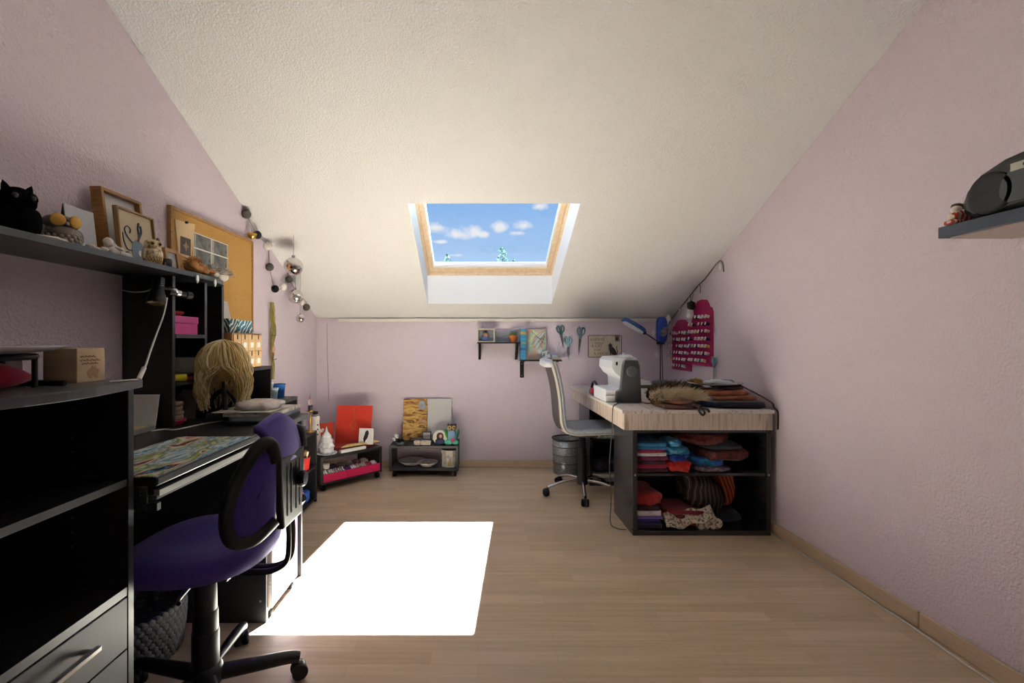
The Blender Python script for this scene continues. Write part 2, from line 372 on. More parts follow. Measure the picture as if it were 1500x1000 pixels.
# wooden box with engraved lid
bxo = thing('wooden_box', 'small cubic wooden box with engraved writing beside the tray', 'box', (-.99, 1.10, ZT))
bx0, bx1, by0, by1 = -1.030, -.949, 1.115, 1.198
MB().box(bx0, bx1, by0, by1, ZT, ZT+.082).build('body', pm('pale_birch', 'd8bd9a', .5, col2='c9aa83', ns=8, stretch=(1, 1, 8)), bxo, bevel=.0015)
eng = pm('engraving', '8a6f55', .7)
for zz, ya, yb in ((.062, .008, .055), (.053, .006, .068), (.045, .012, .062)):
    pts = [(bx1+.0006, by0+ya+(yb-ya)*k/24, ZT+zz+.0022*math.sin(k*2.3)+.001*math.sin(k*5.1)) for k in range(25)]
    MB().tube(pts, .0006, 5, sub=2).build('engraved_line', eng, bxo)
pig = [(.030,.018),(.036,.009),(.042,.009),(.044,.013),(.052,.013),(.055,.008),(.061,.009),(.060,.018),(.067,.025),(.060,.031),(.054,.033),(.053,.040),(.050,.034),(.044,.040),(.042,.033),(.035,.030),(.028,.025)]
MB().prism([(by0+a, ZT+b) for a, b in pig], YZ, bx1-.0004, bx1+.0006).build('engraved_figure', pm('engraving_light', 'b59670', .7), bxo)
# tray on a black stand with a plaster figurine on it
st = thing('display_stand', 'low black metal stand carrying a white tray on the cabinet', 'stand', (-.93, .93, ZT))
for (a, b) in ((-1.14, .82), (-1.14, 1.05)): MB().tube([(a, b, ZT+.006), (a+.22, b, ZT+.006)], .006, sub=1).build('foot', M_BLK, st)
ring_pts = [(-1.06+.125*math.cos(t), .94+.135*math.sin(t), ZT+.066) for t in [2*math.pi*i/20 for i in range(20)]]
MB().tube(ring_pts, .0065, 8, True, 2).build('ring', M_BLK, st)
for (a, b) in ((-1.06, .82), (-1.06, 1.05), (-.955, .865), (-.955, 1.015)): MB().cyl((a, b, ZT), (a, b, ZT+.066), .0055).build('leg', M_BLK, st)
MB().lathe([(.0, 0), (.09, 0), (.15, .006), (.172, .014), (.174, .017), (.15, .010), (.09, .005), (0, .004)], (-1.05, .945, ZT+.0725), 40).build('serving_tray', M_PORC, None, 'round white tray on the black metal stand', 'tray')
m = MB(); c0 = Vector((-1.07, .945, ZT+.078))
m.sell(c0+Vector((0, 0, .018)), (.075, .055, .02), .8, nz=.25, nf=40)
m.sell(c0+Vector((-.01, 0, .055)), (.05, .042, .045), .9, nz=.3, nf=40, seed=2); m.sell(c0+Vector((-.02, .0, .105)), (.03, .028, .03), .9, nz=.2, nf=50, seed=3)
m.tube([c0+Vector((.02, -.03, .06)), c0+Vector((.045, -.035, .035)), c0+Vector((.06, -.02, .02))], .012); m.tube([c0+Vector((.02, .03, .065)), c0+Vector((.05, .03, .04)), c0+Vector((.065, .03, .015))], .012)
m.build('plaster_figurine', pm('aged_plaster', 'ded3c0', .6, col2='a58a63', ns=35, lo=.5, hi=.75), None, 'cream and brown plaster figurine sitting on the white tray', 'figurine')
for i, (x, y, l, cc, lab) in enumerate(((-1.00, .985, .055, 'c22b4a', 'crimson pointed felt slipper under the tray stand'), (-.985, .89, .055, 'd1479c', 'pink felt slipper under the tray stand'))):
    m = MB().lathe([(0, -l), (.012, -l*.9), (.024, -l*.4), (.027, 0), (.020, l*.5), (.010, l*.9), (.002, l*1.15)], (x, y, ZT+.026), 16, ax=(.25, 1, -.12 if i == 0 else .02))
    m.build('felt_slipper', pm('felt%d' % i, cc, .9, sheen=.5), None, lab, 'slipper')
card('postcard', (-1.22, 1.10), (-1.12, 1.16), ZT, ZT+.09, pm('post_print', 'cfc9c2', .5, col2='70685f', ns=40, lo=.55, hi=.6), 'small printed postcard standing behind the tray', 'card', -.01)
MB().tube([(-1.005+.014*math.cos(t), 1.203, ZT+.016+.013*math.sin(t)) for t in [2*math.pi*i/14 for i in range(14)]], .005, 8, True, 2).build('bangle', pm('salmon_pink', 'd88d80', .5), None, 'salmon pink bangle leaning behind the wooden box', 'bangle')
MB().box(-1.0, -.885, 1.125, 1.205, ZT+.0005, ZT+.002).build('paper_sheet', M_PAPER, None, 'white paper sheet lying on the cabinet edge', 'paper') if False else None

# ------------------------------------------------------------------ desk with hutch
DX = -.833; DY0, DY1 = 1.222, 2.32
dk = thing('desk', 'black desk with grey edge, keyboard rail and shelved hutch', 'desk', (-1.15, 1.77, 0))
MB().box(XL+.004, DX, DY0, DY1, DZ-.024, DZ).build('desktop', pm('black_top', '1d1d1f', .33, bump=.05, bs=300), dk, bevel=.005)
MB().box(XL+.03, DX-.008, DY0+.012, 1.90, DZ-.062, DZ-.05).build('keyboard_tray', M_DRAW, dk, bevel=.002)
MB().box(DX-.022, DX-.006, DY0+.02, 1.90, DZ-.055, DZ-.038).build('tray_edge', pm('aluminium_strip', 'a7a6a2', .45, .6), dk, bevel=.001)
m = MB().box(-.90, -.862, DY0+.004, DY0+.010, DZ-.088, DZ-.024); m.box(-.862, -.835, DY0+.004, DY0+.02, DZ-.088, DZ-.068); m.box(-.93, -.90, DY0+.004, DY0+.03, DZ-.092, DZ-.055)
m.build('rail_bracket', M_DMET, dk, bevel=.001)
for z in (DZ-.036, DZ-.047): MB().cyl((-.878, DY0+.001, z), (-.878, DY0+.005, z), .002, n=8).build('screw', M_STEEL, dk)
MB().box(XL+.016, XL+.03, DY0+.01, 1.92, .15, DZ-.024).build('modesty_panel', M_BLACK, dk)
MB().box(XL+.016, DX-.03, 1.92, 1.938, 0, DZ-.024).build('leg_panel', M_BLACK, dk, bevel=.001)
MB().cyl((-.885, 1.9195, .09), (-.885, 1.917, .09), .005, n=10).build('cam_screw', M_STEEL, dk)
MB().box(XL+.016, DX-.03, DY1-.02, DY1-.002, 0, DZ-.024).build('leg_panel', M_BLACK, dk, bevel=.001)
MB().box(XL+.016, -1.28, DY0+.002, DY0+.018, 0, DZ-.095).build('leg_panel', M_BLACK, dk, bevel=.001)
HX = -1.259; ZS = 1.418
for y in (1.94, 2.17, 2.315): MB().box(XL+.006, HX, y, y+.018, DZ, ZS).build('hutch_panel', M_BLACK, dk, bevel=.0012)
MB().box(XL+.003, XL+.009, 1.94, 2.333, DZ, ZS).build('hutch_back', M_BLACK, dk)
for y in (1.94, 2.17, 2.315): MB().box(HX, HX+.0012, y, y+.018, DZ, ZS).build('edge_band', M_EDGE, dk)
for z in (1.162, .961): MB().box(HX+.003, HX+.0042, 1.958, 2.17, z, z+.016).build('edge_band', M_EDGE, dk)
eb = [(-1.195, .62), (-1.195, 2.05), (-1.205, 2.17), (-1.228, 2.27), (-1.262, 2.338)]
MB().prism(eb+[(a+.0015, b+.0006) for a, b in eb[::-1]], XY, ZS+.001, ZS+.020).build('edge_band', M_EDGE, dk)
MB().box(DX, DX+.0012, DY0+.006, DY1, DZ-.019, DZ-.004).build('edge_band', M_EDGE, dk)
MB().box(XL+.009, HX+.003, 1.958, 2.17, 1.162, 1.178).build('hutch_shelf', M_BLACK, dk, bevel=.001)
MB().box(XL+.009, HX+.003, 1.958, 2.17, .961, .977).build('hutch_shelf', M_BLACK, dk, bevel=.001)
top = [(XL+.003, .62), (-1.195, .62), (-1.195, 2.05), (-1.205, 2.17), (-1.228, 2.27), (-1.262, 2.338), (XL+.003, 2.338)]
MB().prism(top, XY, ZS, ZS+.021).build('top_shelf', pm('slate_laminate', '1e2023', .3, bump=.04, bs=300), dk, bevel=.0015)
MB().box(XL+.003, -1.25, .62, .638, 1.05, ZS).build('shelf_support', M_BLACK, dk)
# cabinet under the desk with a dotted white and pink front
pd = thing('pedestal', 'under-desk container with white dotted front and pink stripe', 'cabinet', (-.95, 2.07, 0))
MB().box(-1.25, -.868, 1.945, 2.22, .03, DZ-.03).build('body', M_BLACK, pd)
M_DOT = pm('dotted_white', 'e8e2dc', .5, col2='cbb9b4', ns=55, tex='VORONOI', lo=.18, hi=.22)
fr = MB().box(-.868, -.852, 1.945, 2.165, .045, DZ-.03).build('front', M_DOT, pd, bevel=.003)
MB().box(-.852, -.8505, 1.945, 1.962, .05, DZ-.035).build('edge_strip', pm('perforated_grey', '8d8781', .6, col2='5e5a56', ns=300, tex='VORONOI', lo=.2, hi=.4), fr)
MB().prism([(2.165, .045), (2.22, .045), (2.22, DZ-.03), (2.15, DZ-.03), (2.135, .6), (2.14, .5), (2.165, .42)], YZ, -.868, -.850).build('stripe', pm('pink_fade', 'd8487c', .4, col2='edb9c8', ns=1.4, lo=.3, hi=.7, coord='World'), pd, bevel=.003)
MB().prism([(2.035+.018*math.cos(t), .285+.03*math.sin(t)) for t in [2*math.pi*i/20 for i in range(20)]], YZ, -.852, -.8508).build('pink_spot', pm('pink_dot', 'd98690', .5), fr)
MB().sell((-.852, 2.10, .46), (.004, .022, .016), .5).build('handle_slot', M_BLK, fr)
for y in (1.97, 2.19): MB().cyl((-.875, y-.012, .015), (-.875, y+.012, .015), .015).build('caster', M_RUB, pd); MB().cyl((-1.22, y-.012, .015), (-1.22, y+.012, .015), .015).build('caster', M_RUB, pd)
MB().box(-1.24, -.87, 1.95, 2.215, .02, .031).build('base_plate', M_BLK, pd)

# bookcases beyond the desk
u3 = thing('bookcase', 'black bookcase level with the desk beneath the drawer chest', 'bookcase', (-1.3, 2.68, 0))
u3x, u3a, u3b = -1.156, 2.34, 3.02
MB().box(XL+.003, u3x, u3a, u3b, DZ-.02, DZ).build('top', M_BLACK, u3, bevel=.001)
for y in (u3a, 2.66, u3b-.018): MB().box(XL+.016, u3x, y, y+.018, 0, DZ-.02).build('side_panel', M_BLACK, u3, bevel=.001)
for z in (.05, .42): MB().box(XL+.016, u3x, u3a+.018, u3b-.018, z, z+.018).build('shelf', M_BLACK, u3)
MB().box(XL+.016, XL+.02, u3a, u3b, 0, DZ).build('back_panel', M_BLACK, u3)
u2 = thing('cube_shelf', 'small black cube shelf under the wooden drawer chest', 'shelf', (-1.34, 2.57, DZ))
u2x = -1.22
MB().box(XL+.004, u2x, 2.352, 2.787, .985, 1.003).build('top', M_BLACK, u2, bevel=.001)
for y in (2.352, 2.771): MB().box(XL+.004, u2x, y, y+.016, DZ, .985).build('side_panel', M_BLACK, u2, bevel=.001)
MB().box(XL+.004, XL+.01, 2.352, 2.787, DZ, .985).build('back_panel', M_BLACK, u2)
lb = thing('low_bookcase', 'low black bookcase with two open compartments beside the pink-fronted trolley', 'bookcase', (-1.3, 3.2, 0))
lx, la_, lb_, lz = -1.156, 3.026, 3.385, .508
MB().box(XL+.016, lx, la_, lb_, lz-.018, lz).build('top', M_BLACK, lb, bevel=.001)
for y in (la_, lb_-.018): MB().box(XL+.016, lx, y, y+.018, 0, lz-.018).build('side_panel', M_BLACK, lb, bevel=.001)
for z in (.02, .245): MB().box(XL+.016, lx, la_+.018, lb_-.018, z, z+.016).build('shelf', M_BLACK, lb, bevel=.001)
MB().box(XL+.016, XL+.02, la_, lb_, 0, lz).build('back_panel', M_BLACK, lb)
# stuff in/on them
def tub(name, c, r, h, mat, label, cat, lid=None, sx=1.0):
    t_ = thing(name, label, cat, c)
    MB().lathe([(r*.8, 0), (r*.84, h*.1), (r, h), (r*1.06, h), (r*1.06, h*.94), (r*.95, h*.93), (r*.78, .004), (0, .004)], c, 24, sx=sx).build('body', mat, t_)
    if lid: MB().lathe([(r*1.08, h), (r*1.1, h+.012), (r*.9, h+.022), (0, h+.024)], c, 24, sx=sx).build('lid', lid, t_)
    return t_
tub('blue_tub', (-1.255, 2.955, DZ), .045, .085, pm('blue_plastic', '2468b4', .35), 'bright blue plastic tub on the bookcase by the wall', 'tub')
tub('white_tub', (-1.25, 2.855, DZ), .038, .07, pm('pale_blue_plastic', 'b9cfe0', .3), 'pale translucent tub next to the bright blue tub', 'tub')
MB().sell((-1.27, 2.855, DZ+.085), (.03, .03, .022), .8, nz=.35, nf=50).build('crumpled_bag', pm('white_bag', 'e6e8ec', .4), None, 'crumpled white bag lying in the pale tub', 'bag')
tub('clear_tub', (-1.265, 2.52, DZ), .045, .07, pm('milky_plastic', 'd5dade', .3), 'milky box with pink lid inside the cube shelf', 'tub', pm('pink_lid', 'd8588c', .4))
dv = thing('storage_case', 'dark grey case with a white box lid on the low bookcase', 'case', (-1.3, 3.15, lz))
MB().box(-1.40, -1.19, 3.05, 3.26, lz, lz+.055).build('body', pm('case_grey', '4c4e54', .45), dv, bevel=.004)
MB().box(-1.39, -1.20, 3.06, 3.25, lz+.055, lz+.095).build('upper_case', pm('case_grey2', '73767c', .45), dv, bevel=.004)
MB().box(-1.37, -1.22, 3.08, 3.20, lz+.095, lz+.112).build('lid_box', M_PAPER, dv, bevel=.002)
for i in range(3): MB().sell((-1.185, 3.09+.05*i, lz+.03), (.004, .018, .008), .5).build('latch', M_STEEL, dv)
ch = thing('candle_holder', 'slim black candle holder with clear glass chimney on low bookcase', 'candle holder', (-1.18, 3.315, lz))
MB().lathe([(.03, 0), (.03, .006), (.006, .012), (.004, .06), (.004, .14), (.018, .143), (.026, .15), (.026, .153), (.005, .15)], (-1.18, 3.315, lz), 20).build('stem', M_GOLD, ch)
MB().lathe([(.014, .15), (.016, .18), (.016, .19), (.0, .19)], (-1.18, 3.315, lz), 18).build('cup', M_BLK, ch)
MB().lathe([(.010, .19), (.014, .205), (.014, .22), (.006, .245), (.003, .26), (.001, .27)], (-1.18, 3.315, lz), 18).build('chimney', pm('clear_glass', 'ffffff', .05, trans=1), ch)
bk = thing('craft_basket', 'small red basket of wooden odds in the low bookcase', 'basket', (-1.25, 3.2, .261))
MB().lathe([(.05, 0), (.062, .09), (.065, .09), (.055, .004), (0, .004)], (-1.22, 3.24, .261), 20).build('basket', pm('red_plastic', 'd0342c', .4), bk)
for i in range(9):
    a = random.random()*6.28; p = Vector((-1.22+.03*math.cos(a), 3.24+.03*math.sin(a), .30))
    MB().cyl(p, p+Vector((random.uniform(-.03, .03), random.uniform(-.03, .03), .09)), .009, n=8).build('stick', pm('stick_wood%d' % (i % 3), ('c99a5a', 'ead6ae', '8a5a35')[i % 3], .6), bk)
MB().sell((-1.19, 3.11, .32), (.03, .045, .06), .6, nz=.3, nf=30).build('bagged_yarn', pm('cream_fabric', 'e3d6c2', .8), None, 'cream bagged bundle beside the red craft basket', 'bag')
MB().sell((-1.21, 3.25, .075), (.04, .05, .04), .5, nz=.2, nf=30).build('blue_cloth', pm('blue_cloth', '2b63c2', .8), None, 'folded blue cloth in the bottom of low bookcase', 'cloth')
MB().sell((-1.21, 3.16, .085), (.04, .035, .05), .5, nz=.2, nf=30).build('pink_cloth', pm('pink_cloth', 'd87aa6', .8), None, 'pink cloth beside the blue cloth in low bookcase', 'cloth')
# wooden mini drawer chest on the cube shelf
mc = thing('mini_chest', 'small pine chest with eight little drawers on the cube shelf', 'chest', (-1.33, 2.5, 1.003))
mx, ma, mb_, mz0, mz1 = -1.222, 2.352, 2.668, 1.003, 1.19
MB().box(XL+.02, mx-.006, ma, mb_, mz0, mz1).build('body', M_PINE, mc, bevel=.001)
dw = (mb_-ma-.012)/4
for r_ in range(2):
    for k in range(4):
        a = ma+.006+k*dw; z0 = mz0+.006+r_*.0885
        d_ = MB().box(mx-.008, mx, a+.0015, a+dw-.0015, z0, z0+.0855).build('drawer', pm('pine_front', 'd9b788', .5, col2='caa473', ns=7, stretch=(1, 1, 6)), mc, bevel=.001)
        MB().sell((mx, a+dw/2, z0+.073), (.0015, .0055, .014), .6, n=10, m=6).build('finger_slot', pm('slot_dark', '3a2616', .8), d_)
        MB().box(mx, mx+.0008, a+dw*.28, a+dw*.75, z0+.017, z0+.044).build('label_card', M_PAPER, d_)
# teal patterned boxes on it
for i, (a, b, z1, c1, c2) in enumerate(((2.36, 2.445, .072, '1f4a4c', 'c9d4d2'), (2.45, 2.60, .068, '2f7f96', 'eef3f2'))):
    MB().box(-1.40, -1.245, a, b, mz1, mz1+z1).build('patterned_box', pm('zigzag%d' % i, c1, .5, col2=c2, ns=22, tex='WAVE', lo=.70, hi=.76, dist=5, wrot=(.8, 0, .6)), None, ('dark teal box with pale feather print on the pine chest', 'turquoise box with white zigzag print on the pine chest')[i], 'box', bevel=.002)
card('plastic_pouch', (-1.32, 2.40), (-1.32, 2.52), mz1+.072, mz1+.17, pm('pouch', 'd7d4d0', .25), 'pale plastic pouch standing on the teal box', 'pouch', .02)
# desk mat
M_MAT = pm('mat_print', '3f87a8', .25, cols=['16304f', '2f86ae', '9fd0de', 'e9ebe6', '4a97b8', 'dfe0d4', '7a8a86', 'b9c46a', 'e9e6e2', 'c9603c', '3c5570', '6ab4cc', '17406a'], ns=5.5, lo=.28, hi=.72, stretch=(2.6, .8, 1), wrot=(0, 0, .5), detail=9, dist=.5)
MB().box(-1.10, DX-.004, DY0+.004, 1.737, DZ, DZ+.0025).build('desk_mat', M_MAT, None, 'glossy desk mat printed with a colourful blue and orange scene', 'mat')
# papers under a clip, left of mat
cb = thing('clipboard', 'grey folder with a yellow sheet on the desk', 'folder', (-1.37, 1.79, DZ))
m = MB(); 
m.box(-1.45, -1.285, 1.70, 1.88, DZ, DZ+.018); m.build('cover', pm('folder_grey', '8c8a86', .4), cb, bevel=.003)
MB().box(-1.44, -1.305, 1.71, 1.86, DZ+.018, DZ+.021).build('sheet', pm('yellow_paper', 'd9c58e', .7), cb)
card('white_board', (-1.435, 1.895), (-1.303, 1.90), DZ, DZ+.135, M_PAPER, 'plain white card leaning on the side of the desk hutch', 'card', .03, .004)
# papers stack at the desk end
ps = thing('paper_pile', 'pile of plastic-wrapped patterns and folders on the desk end', 'paper', (-1.0, 2.14, DZ))
MB().box(-1.06, -.862, 1.985, 2.29, DZ, DZ+.014).build('folder', pm('dark_folder', '33353a', .4), ps, bevel=.002)
MB().box(-1.055, -.866, 2.0, 2.30, DZ+.014, DZ+.03).build('folder', pm('clear_folder', '9aa7b4', .25), ps, bevel=.003)
MB().box(-1.09, -.868, 2.01, 2.305, DZ+.03, DZ+.044).build('magazine', pm('magazine_print', 'dcd6cc', .3, cols=['e6e0d6', 'b9a892', 'ece9e4', '8f8577', 'd8d9b0'], ns=9, lo=.35, hi=.65, dist=.5), ps, bevel=.002)
m = MB(); m.grid(lambda u, v: (-1.13+.25*u, 1.995+.2*v, DZ+.0465+.004*mnoise.noise(Vector((u*6, v*6, 1)))+.004), 14, 12); m.build('loose_sheet', pm('sheet_print', 'e4dfd2', .35, cols=['ece8df', 'cdbfae', 'e8e4d8', 'd7d39a'], ns=8, lo=.3, hi=.7), ps, solid=.002)
MB().sell((-.985, 2.13, DZ+.066), (.095, .10, .020), .7, .6, nz=.3, nf=22, n=28, m=14).build('wrapped_lace', pm('wrapped_lace', 'cbb8b0', .25, col2='ece6e2', ns=30), None, 'plastic-wrapped beige lace on top of the paper pile', 'packet')
# cable across the desk
MB().tube([(-1.27, 1.83, DZ+.004), (-1.24, 1.87, DZ+.004), (-1.20, 1.86, DZ+.004), (-1.18, 1.91, DZ+.004), (-1.16, 1.99, DZ+.004), (-1.12, 2.1, DZ+.004), (-1.09, 2.33, DZ+.004)], .003, 6).build('desk_cable', M_CORD, None, 'thin grey cable lying across the black desktop', 'cable')
# hutch contents
pb = thing('pink_box', 'bright pink lidded box on the upper hutch shelf', 'box', (-1.34, 2.06, 1.178))
MB().box(-1.42, -1.27, 1.968, 2.135, 1.178, 1.235).build('body', pm('hot_pink', 'e0439a', .5), pb, bevel=.002)
MB().box(-1.423, -1.267, 1.965, 2.138, 1.225, 1.256).build('lid', pm('hot_pink2', 'e652a4', .5), pb, bevel=.003)
MB().sell((-1.33, 2.03, 1.268), (.05, .055, .013), .7, nz=.35, nf=35).build('red_scarf', pm('red_cloth', 'b0282c', .8), None, 'crumpled red cloth on the bright pink box', 'cloth')
MB().cyl((-1.30, 1.975, .992), (-1.262, 2.035, .992), .015).build('yellow_roll', pm('yellow_roll', 'd9c21f', .4), None, 'yellow roll on the lower hutch shelf', 'roll')
MB().box(-1.38, -1.275, 2.04, 2.14, .977, .992).build('red_booklet', pm('red_print', '9c2a26', .5, col2='d8604a', ns=60, lo=.5, hi=.6), None, 'red printed booklet under the dark tray on lower hutch shelf', 'booklet')
MB().box(-1.39, -1.28, 2.03, 2.15, .992, 1.004).build('dark_tray', M_BLK, None, 'flat dark case lying on the red booklet', 'case')
card('white_note', (-1.40, 2.16), (-1.30, 2.16), 1.005, 1.075, M_PAPER, 'blank white note card on the lower hutch shelf', 'card', .0)
for i, p in enumerate(((-1.34, 1.99, 1.035), (-1.36, 2.06, 1.02))):
    MB().sell(p, (.025, .03, .028), .9, nz=.4, nf=30, seed=i).build('sea_shell', pm('shell', 'c9b79c', .5), None, ('brown sea shell behind the yellow roll', 'grey sea shell on the dark flat case')[i], 'shell') if i == 0 else MB().sell((-1.34, 2.07, 1.016), (.02, .032, .014), .9, nz=.4, nf=40, seed=3).build('sea_shell', pm('shell2', 'a8a29a', .5), None, 'grey sea shell on the dark flat case', 'shell')
card('lined_card', (-1.42, 2.165), (-1.29, 2.15), DZ, DZ+.13, pm('lined_paper', 'cfc7c1', .7), 'lined grey-white card leaning inside the hutch foot', 'card', .012)
bw = thing('pink_bowl', 'pink bowl holding a stack of beige tape rolls', 'bowl', (-1.29, 2.01, DZ))
MB().lathe([(.025, 0), (.04, .012), (.045, .022), (.041, .022), (.02, .006), (0, .006)], (-1.29, 2.005, DZ), 24).build('bowl', pm('raspberry', 'd43b6b', .35), bw)
for i in range(4): MB().sell((-1.29+.004*math.sin(i*2), 2.005, DZ+.03+.019*i), (.027, .027, .0105), .5, nz=.1, nf=40, seed=i).build('tape_roll', pm('beige_tape', 'cbb9a4', .7, col2='a8937d', ns=60), bw)
# clamp spotlight on the hutch
sp = thing('clamp_lamp', 'black clamp spotlight with reflector bulb fixed to the hutch', 'lamp', (-1.25, 1.93, 1.33))
ctr = Vector((-1.288, 1.89, 1.325)); ax = Vector((.10, -.30, -1)).normalized()
MB().lathe([(.018, -.085), (.022, -.08), (.022, -.035), (.026, -.02), (.036, .012), (.037, .03), (.034, .03), (.02, -.01)], ctr, 28, ax=ax).build('shade', M_BLK, sp)
MB().lathe([(.033, .022), (.031, .028), (.015, .033), (0, .034)], ctr, 24, ax=ax).build('bulb', pm('reflector_bulb', 'd8c08a', .12, .8), sp)
for k in range(5): MB().bx(ctr-ax*(.05+.008*k)+Vector((.021, -.006, 0)), (.003, .02, .003)).build('cooling_fin', M_STEEL, sp)
MB().tube([ctr-ax*.04+Vector((.02, .01, 0)), ctr+Vector((.05, .03, .035)), (-1.235, 1.935, 1.35)], .007).build('joint', M_CHROME, sp)
m = MB(); m.cyl((-1.262, 1.925, 1.35), (-1.235, 1.99, 1.345), .012); m.cyl((-1.235, 1.99, 1.345), (-1.228, 2.015, 1.344), .016)
m.build('clamp', M_BLK, sp)
MB().cyl((-1.25, 1.95, 1.35), (-1.245, 1.965, 1.349), .0145).build('clamp_ring', M_CHROME, sp)
MB().tube([ctr-ax*.06, ctr+Vector((-.05, .02, .028)), ctr+Vector((-.12, .03, .024)), (XL+.004, 1.925, 1.36)], .0026, 6).build('lamp_lead', M_CORD, sp)
cords = [P(245, 436, 1.9), P(240, 460, 1.85), P(229, 490, 1.7), P(221, 512, 1.52), P(214, 533, 1.34), P(211, 540, 1.27)]
MB().tube(cords, .0028, 6).build('lamp_cord', M_CORD, sp)
q0, q1 = P(211, 539, 1.27), P(203, 556, 1.21)
MB().tube([q0, (q0+q1)/2, q1], .006, 8, sub=1).build('inline_switch', M_CORD, sp)
MB().tube([q1, P(197, 556, 1.19), P(180, 557.5, 1.17), P(160, 559, 1.14)], .0024, 6).build('switch_lead', M_CORD, sp)
# wig on a black tripod stand
wc = Vector((-1.150, 2.13, 0))
ws = thing('wig_stand', 'black tripod wig stand on the desk', 'stand', (wc.x, wc.y, DZ))
for a in (0, 2.1, 4.2):
    d_ = Vector((math.sin(a+.6), -math.cos(a+.6), 0))
    MB().tube([wc+Vector((0, 0, .93)), wc+d_*.035+Vector((0, 0, .905)), wc+d_*.075+Vector((0, 0, .84)), wc+d_*.085+Vector((0, 0, DZ+.008))], .008, 8, rz=.012).build('leg', M_BLK, ws)
MB().cyl(wc+Vector((0, 0, DZ)), wc+Vector((0, 0, 1.10)), .006).build('pole', M_DMET, ws)
wg = thing('wig', 'long wavy blonde wig hanging on the black stand', 'wig', (wc.x, wc.y, .84))
M_HAIR = pm('blonde_hair', 'ecd090', .38, col2='cfa95c', ns=30, stretch=(1, 1, .2)); M_HAIR2 = pm('blonde_hair2', 'f2e2b8', .38)
MB().sell(wc+Vector((0, 0, 1.05)), (.082, .085, .085), 1, n=28, m=16).build('crown', M_HAIR, wg)
for hi_, (mt, nn) in enumerate(((M_HAIR, 150), (M_HAIR2, 110))):
    m = MB()
    for k in range(nn):
        a = random.random()*2*math.pi
        # part in the middle towards the camera: strands leave the front-facing gap low down
        rr = random.uniform(.086, .104); L_ = random.uniform(.835, .90); ph = random.random()*6; wv = random.uniform(.006, .014)
        dev = math.atan2(math.sin(a-(-math.pi/2+.45)), math.cos(a-(-math.pi/2+.45)))
        if abs(dev) < .55: L_ = random.uniform(.94, 1.0)
        pts = []
        for j in range(9):
            t_ = j/8
            if t_ < .3:
                th = t_/.3*math.pi/2; rad = rr*math.sin(th); z = 1.05+rr*math.cos(th)
            else:
                rad = rr*(1+.10*math.sin((t_-.3)*5)); z = 1.05-(1.05-L_)*(t_-.3)/.7
            aa = a+(.55*math.copysign(max(0, .8-abs(dev)), dev) if t_ > .35 else 0)*(t_-.35)*2+.10*math.sin(ph+t_*7)
            rad += wv*math.sin(ph*1.3+t_*11)
            pts.append(wc+Vector((rad*math.cos(aa), rad*math.sin(aa)*.98, z)))
        m.tube(pts, lambda q: .0042*(1-.55*q), 5, sub=3)
    m.build('hair_strands', mt, wg, kind='stuff')
# rope basket under the desk
rb = thing('rope_basket', 'dark grey braided rope basket on the floor under the desk', 'basket', (-1.26, 1.72, 0))
m = MB(); nR = 46
for k in range(9):
    z = .012+k*.020; rad = .150+.012*math.sin(k/8*math.pi*.6)
    for i in range(nR):
        t_ = 2*math.pi*(i+.5*(k % 2))/nR
        R_ = Euler((0, .55 if k % 2 else -.55, t_+math.pi/2)).to_matrix()
        m.sell((-1.26+rad*.92*math.cos(t_), 1.725+rad*1.12*math.sin(t_), z), (.017, .011, .0125), .8, n=8, m=5, R=Euler((0, 0, t_+math.pi/2)).to_matrix() @ Euler((0, .5, 0)).to_matrix())
m.build('woven_wall', pm('grey_rope', '55575a', .85, bump=.4, bs=250), rb, kind='stuff')
MB().lathe([(.0, .004), (.14, .004), (.14, .012), (0, .012)], (-1.26, 1.725, 0), 24, sx=.92, sy=1.12).build('bottom', MATS['grey_rope'], rb)
MB().bx((-1.30, 1.875, .14), (.03, .006, .05)).build('leather_tab', pm('brown_leather', '6b432c', .6), rb, bevel=.002)
# ------------------------------------------------------------------ purple swivel chair
pc = Vector((-.87, 1.505, 0))
ck = thing('swivel_chair', 'purple mesh swivel chair with black loop frame at the desk', 'chair', pc)
M_PURP = pm('purple_mesh', '4e3897', .75, col2='412b82', ns=220, sheen=.15, bump=.15, bs=420)
def star_base(root, c, R, a0, col, spoke_mat, hub_z, spread, flat=False):
    for k in range(5):
        a = a0+2*math.pi*k/5; d_ = Vector((math.cos(a), math.sin(a), 0))
        sm = MB()
        if flat: sm.tube([c+d_*.02+Vector((0, 0, hub_z)), c+d_*R*.55+Vector((0, 0, hub_z-.008)), c+d_*R+Vector((0, 0, .062))], .011, 10)
        else: sm.tube([c+d_*.01+Vector((0, 0, hub_z)), c+d_*R*.5+Vector((0, 0, hub_z-.004)), c+d_*R*.9+Vector((0, 0, .078)), c+d_*(R+.012)+Vector((0, 0, .070))], lambda q: .026-.008*q, 10, rz=.017)
        sm.build('spoke', spoke_mat, root)
        b = c+d_*R; s_ = Vector((-d_.y, d_.x, 0)); rr = random.uniform(-.5, .5); s_ = Matrix.Rotation(rr, 3, 'Z')@s_; off = Matrix.Rotation(rr, 3, 'Z')@d_*.012
        cs = MB().cyl(b+Vector((0, 0, .03)), b+Vector((0, 0, .066)), .009, n=10).build('caster', M_RUB, root)
        for sg in (-1, 1):
            q = b+off+Vector((0, 0, .026)); MB().lathe([(.012, -.011), (.024, -.010), (.026, -.004), (.026, .006), (.022, .011), (0, .011)], q+s_*sg*.014, 20, ax=s_*sg).build('wheel', M_RUB, cs)
        MB().sell(b+off+Vector((0, 0, .034)), (.018, .018, .022), .7, n=12, m=8).build('hood', M_BLK, cs)
star_base(ck, pc, .268, math.radians(22), None, M_BLK, .085, 0)
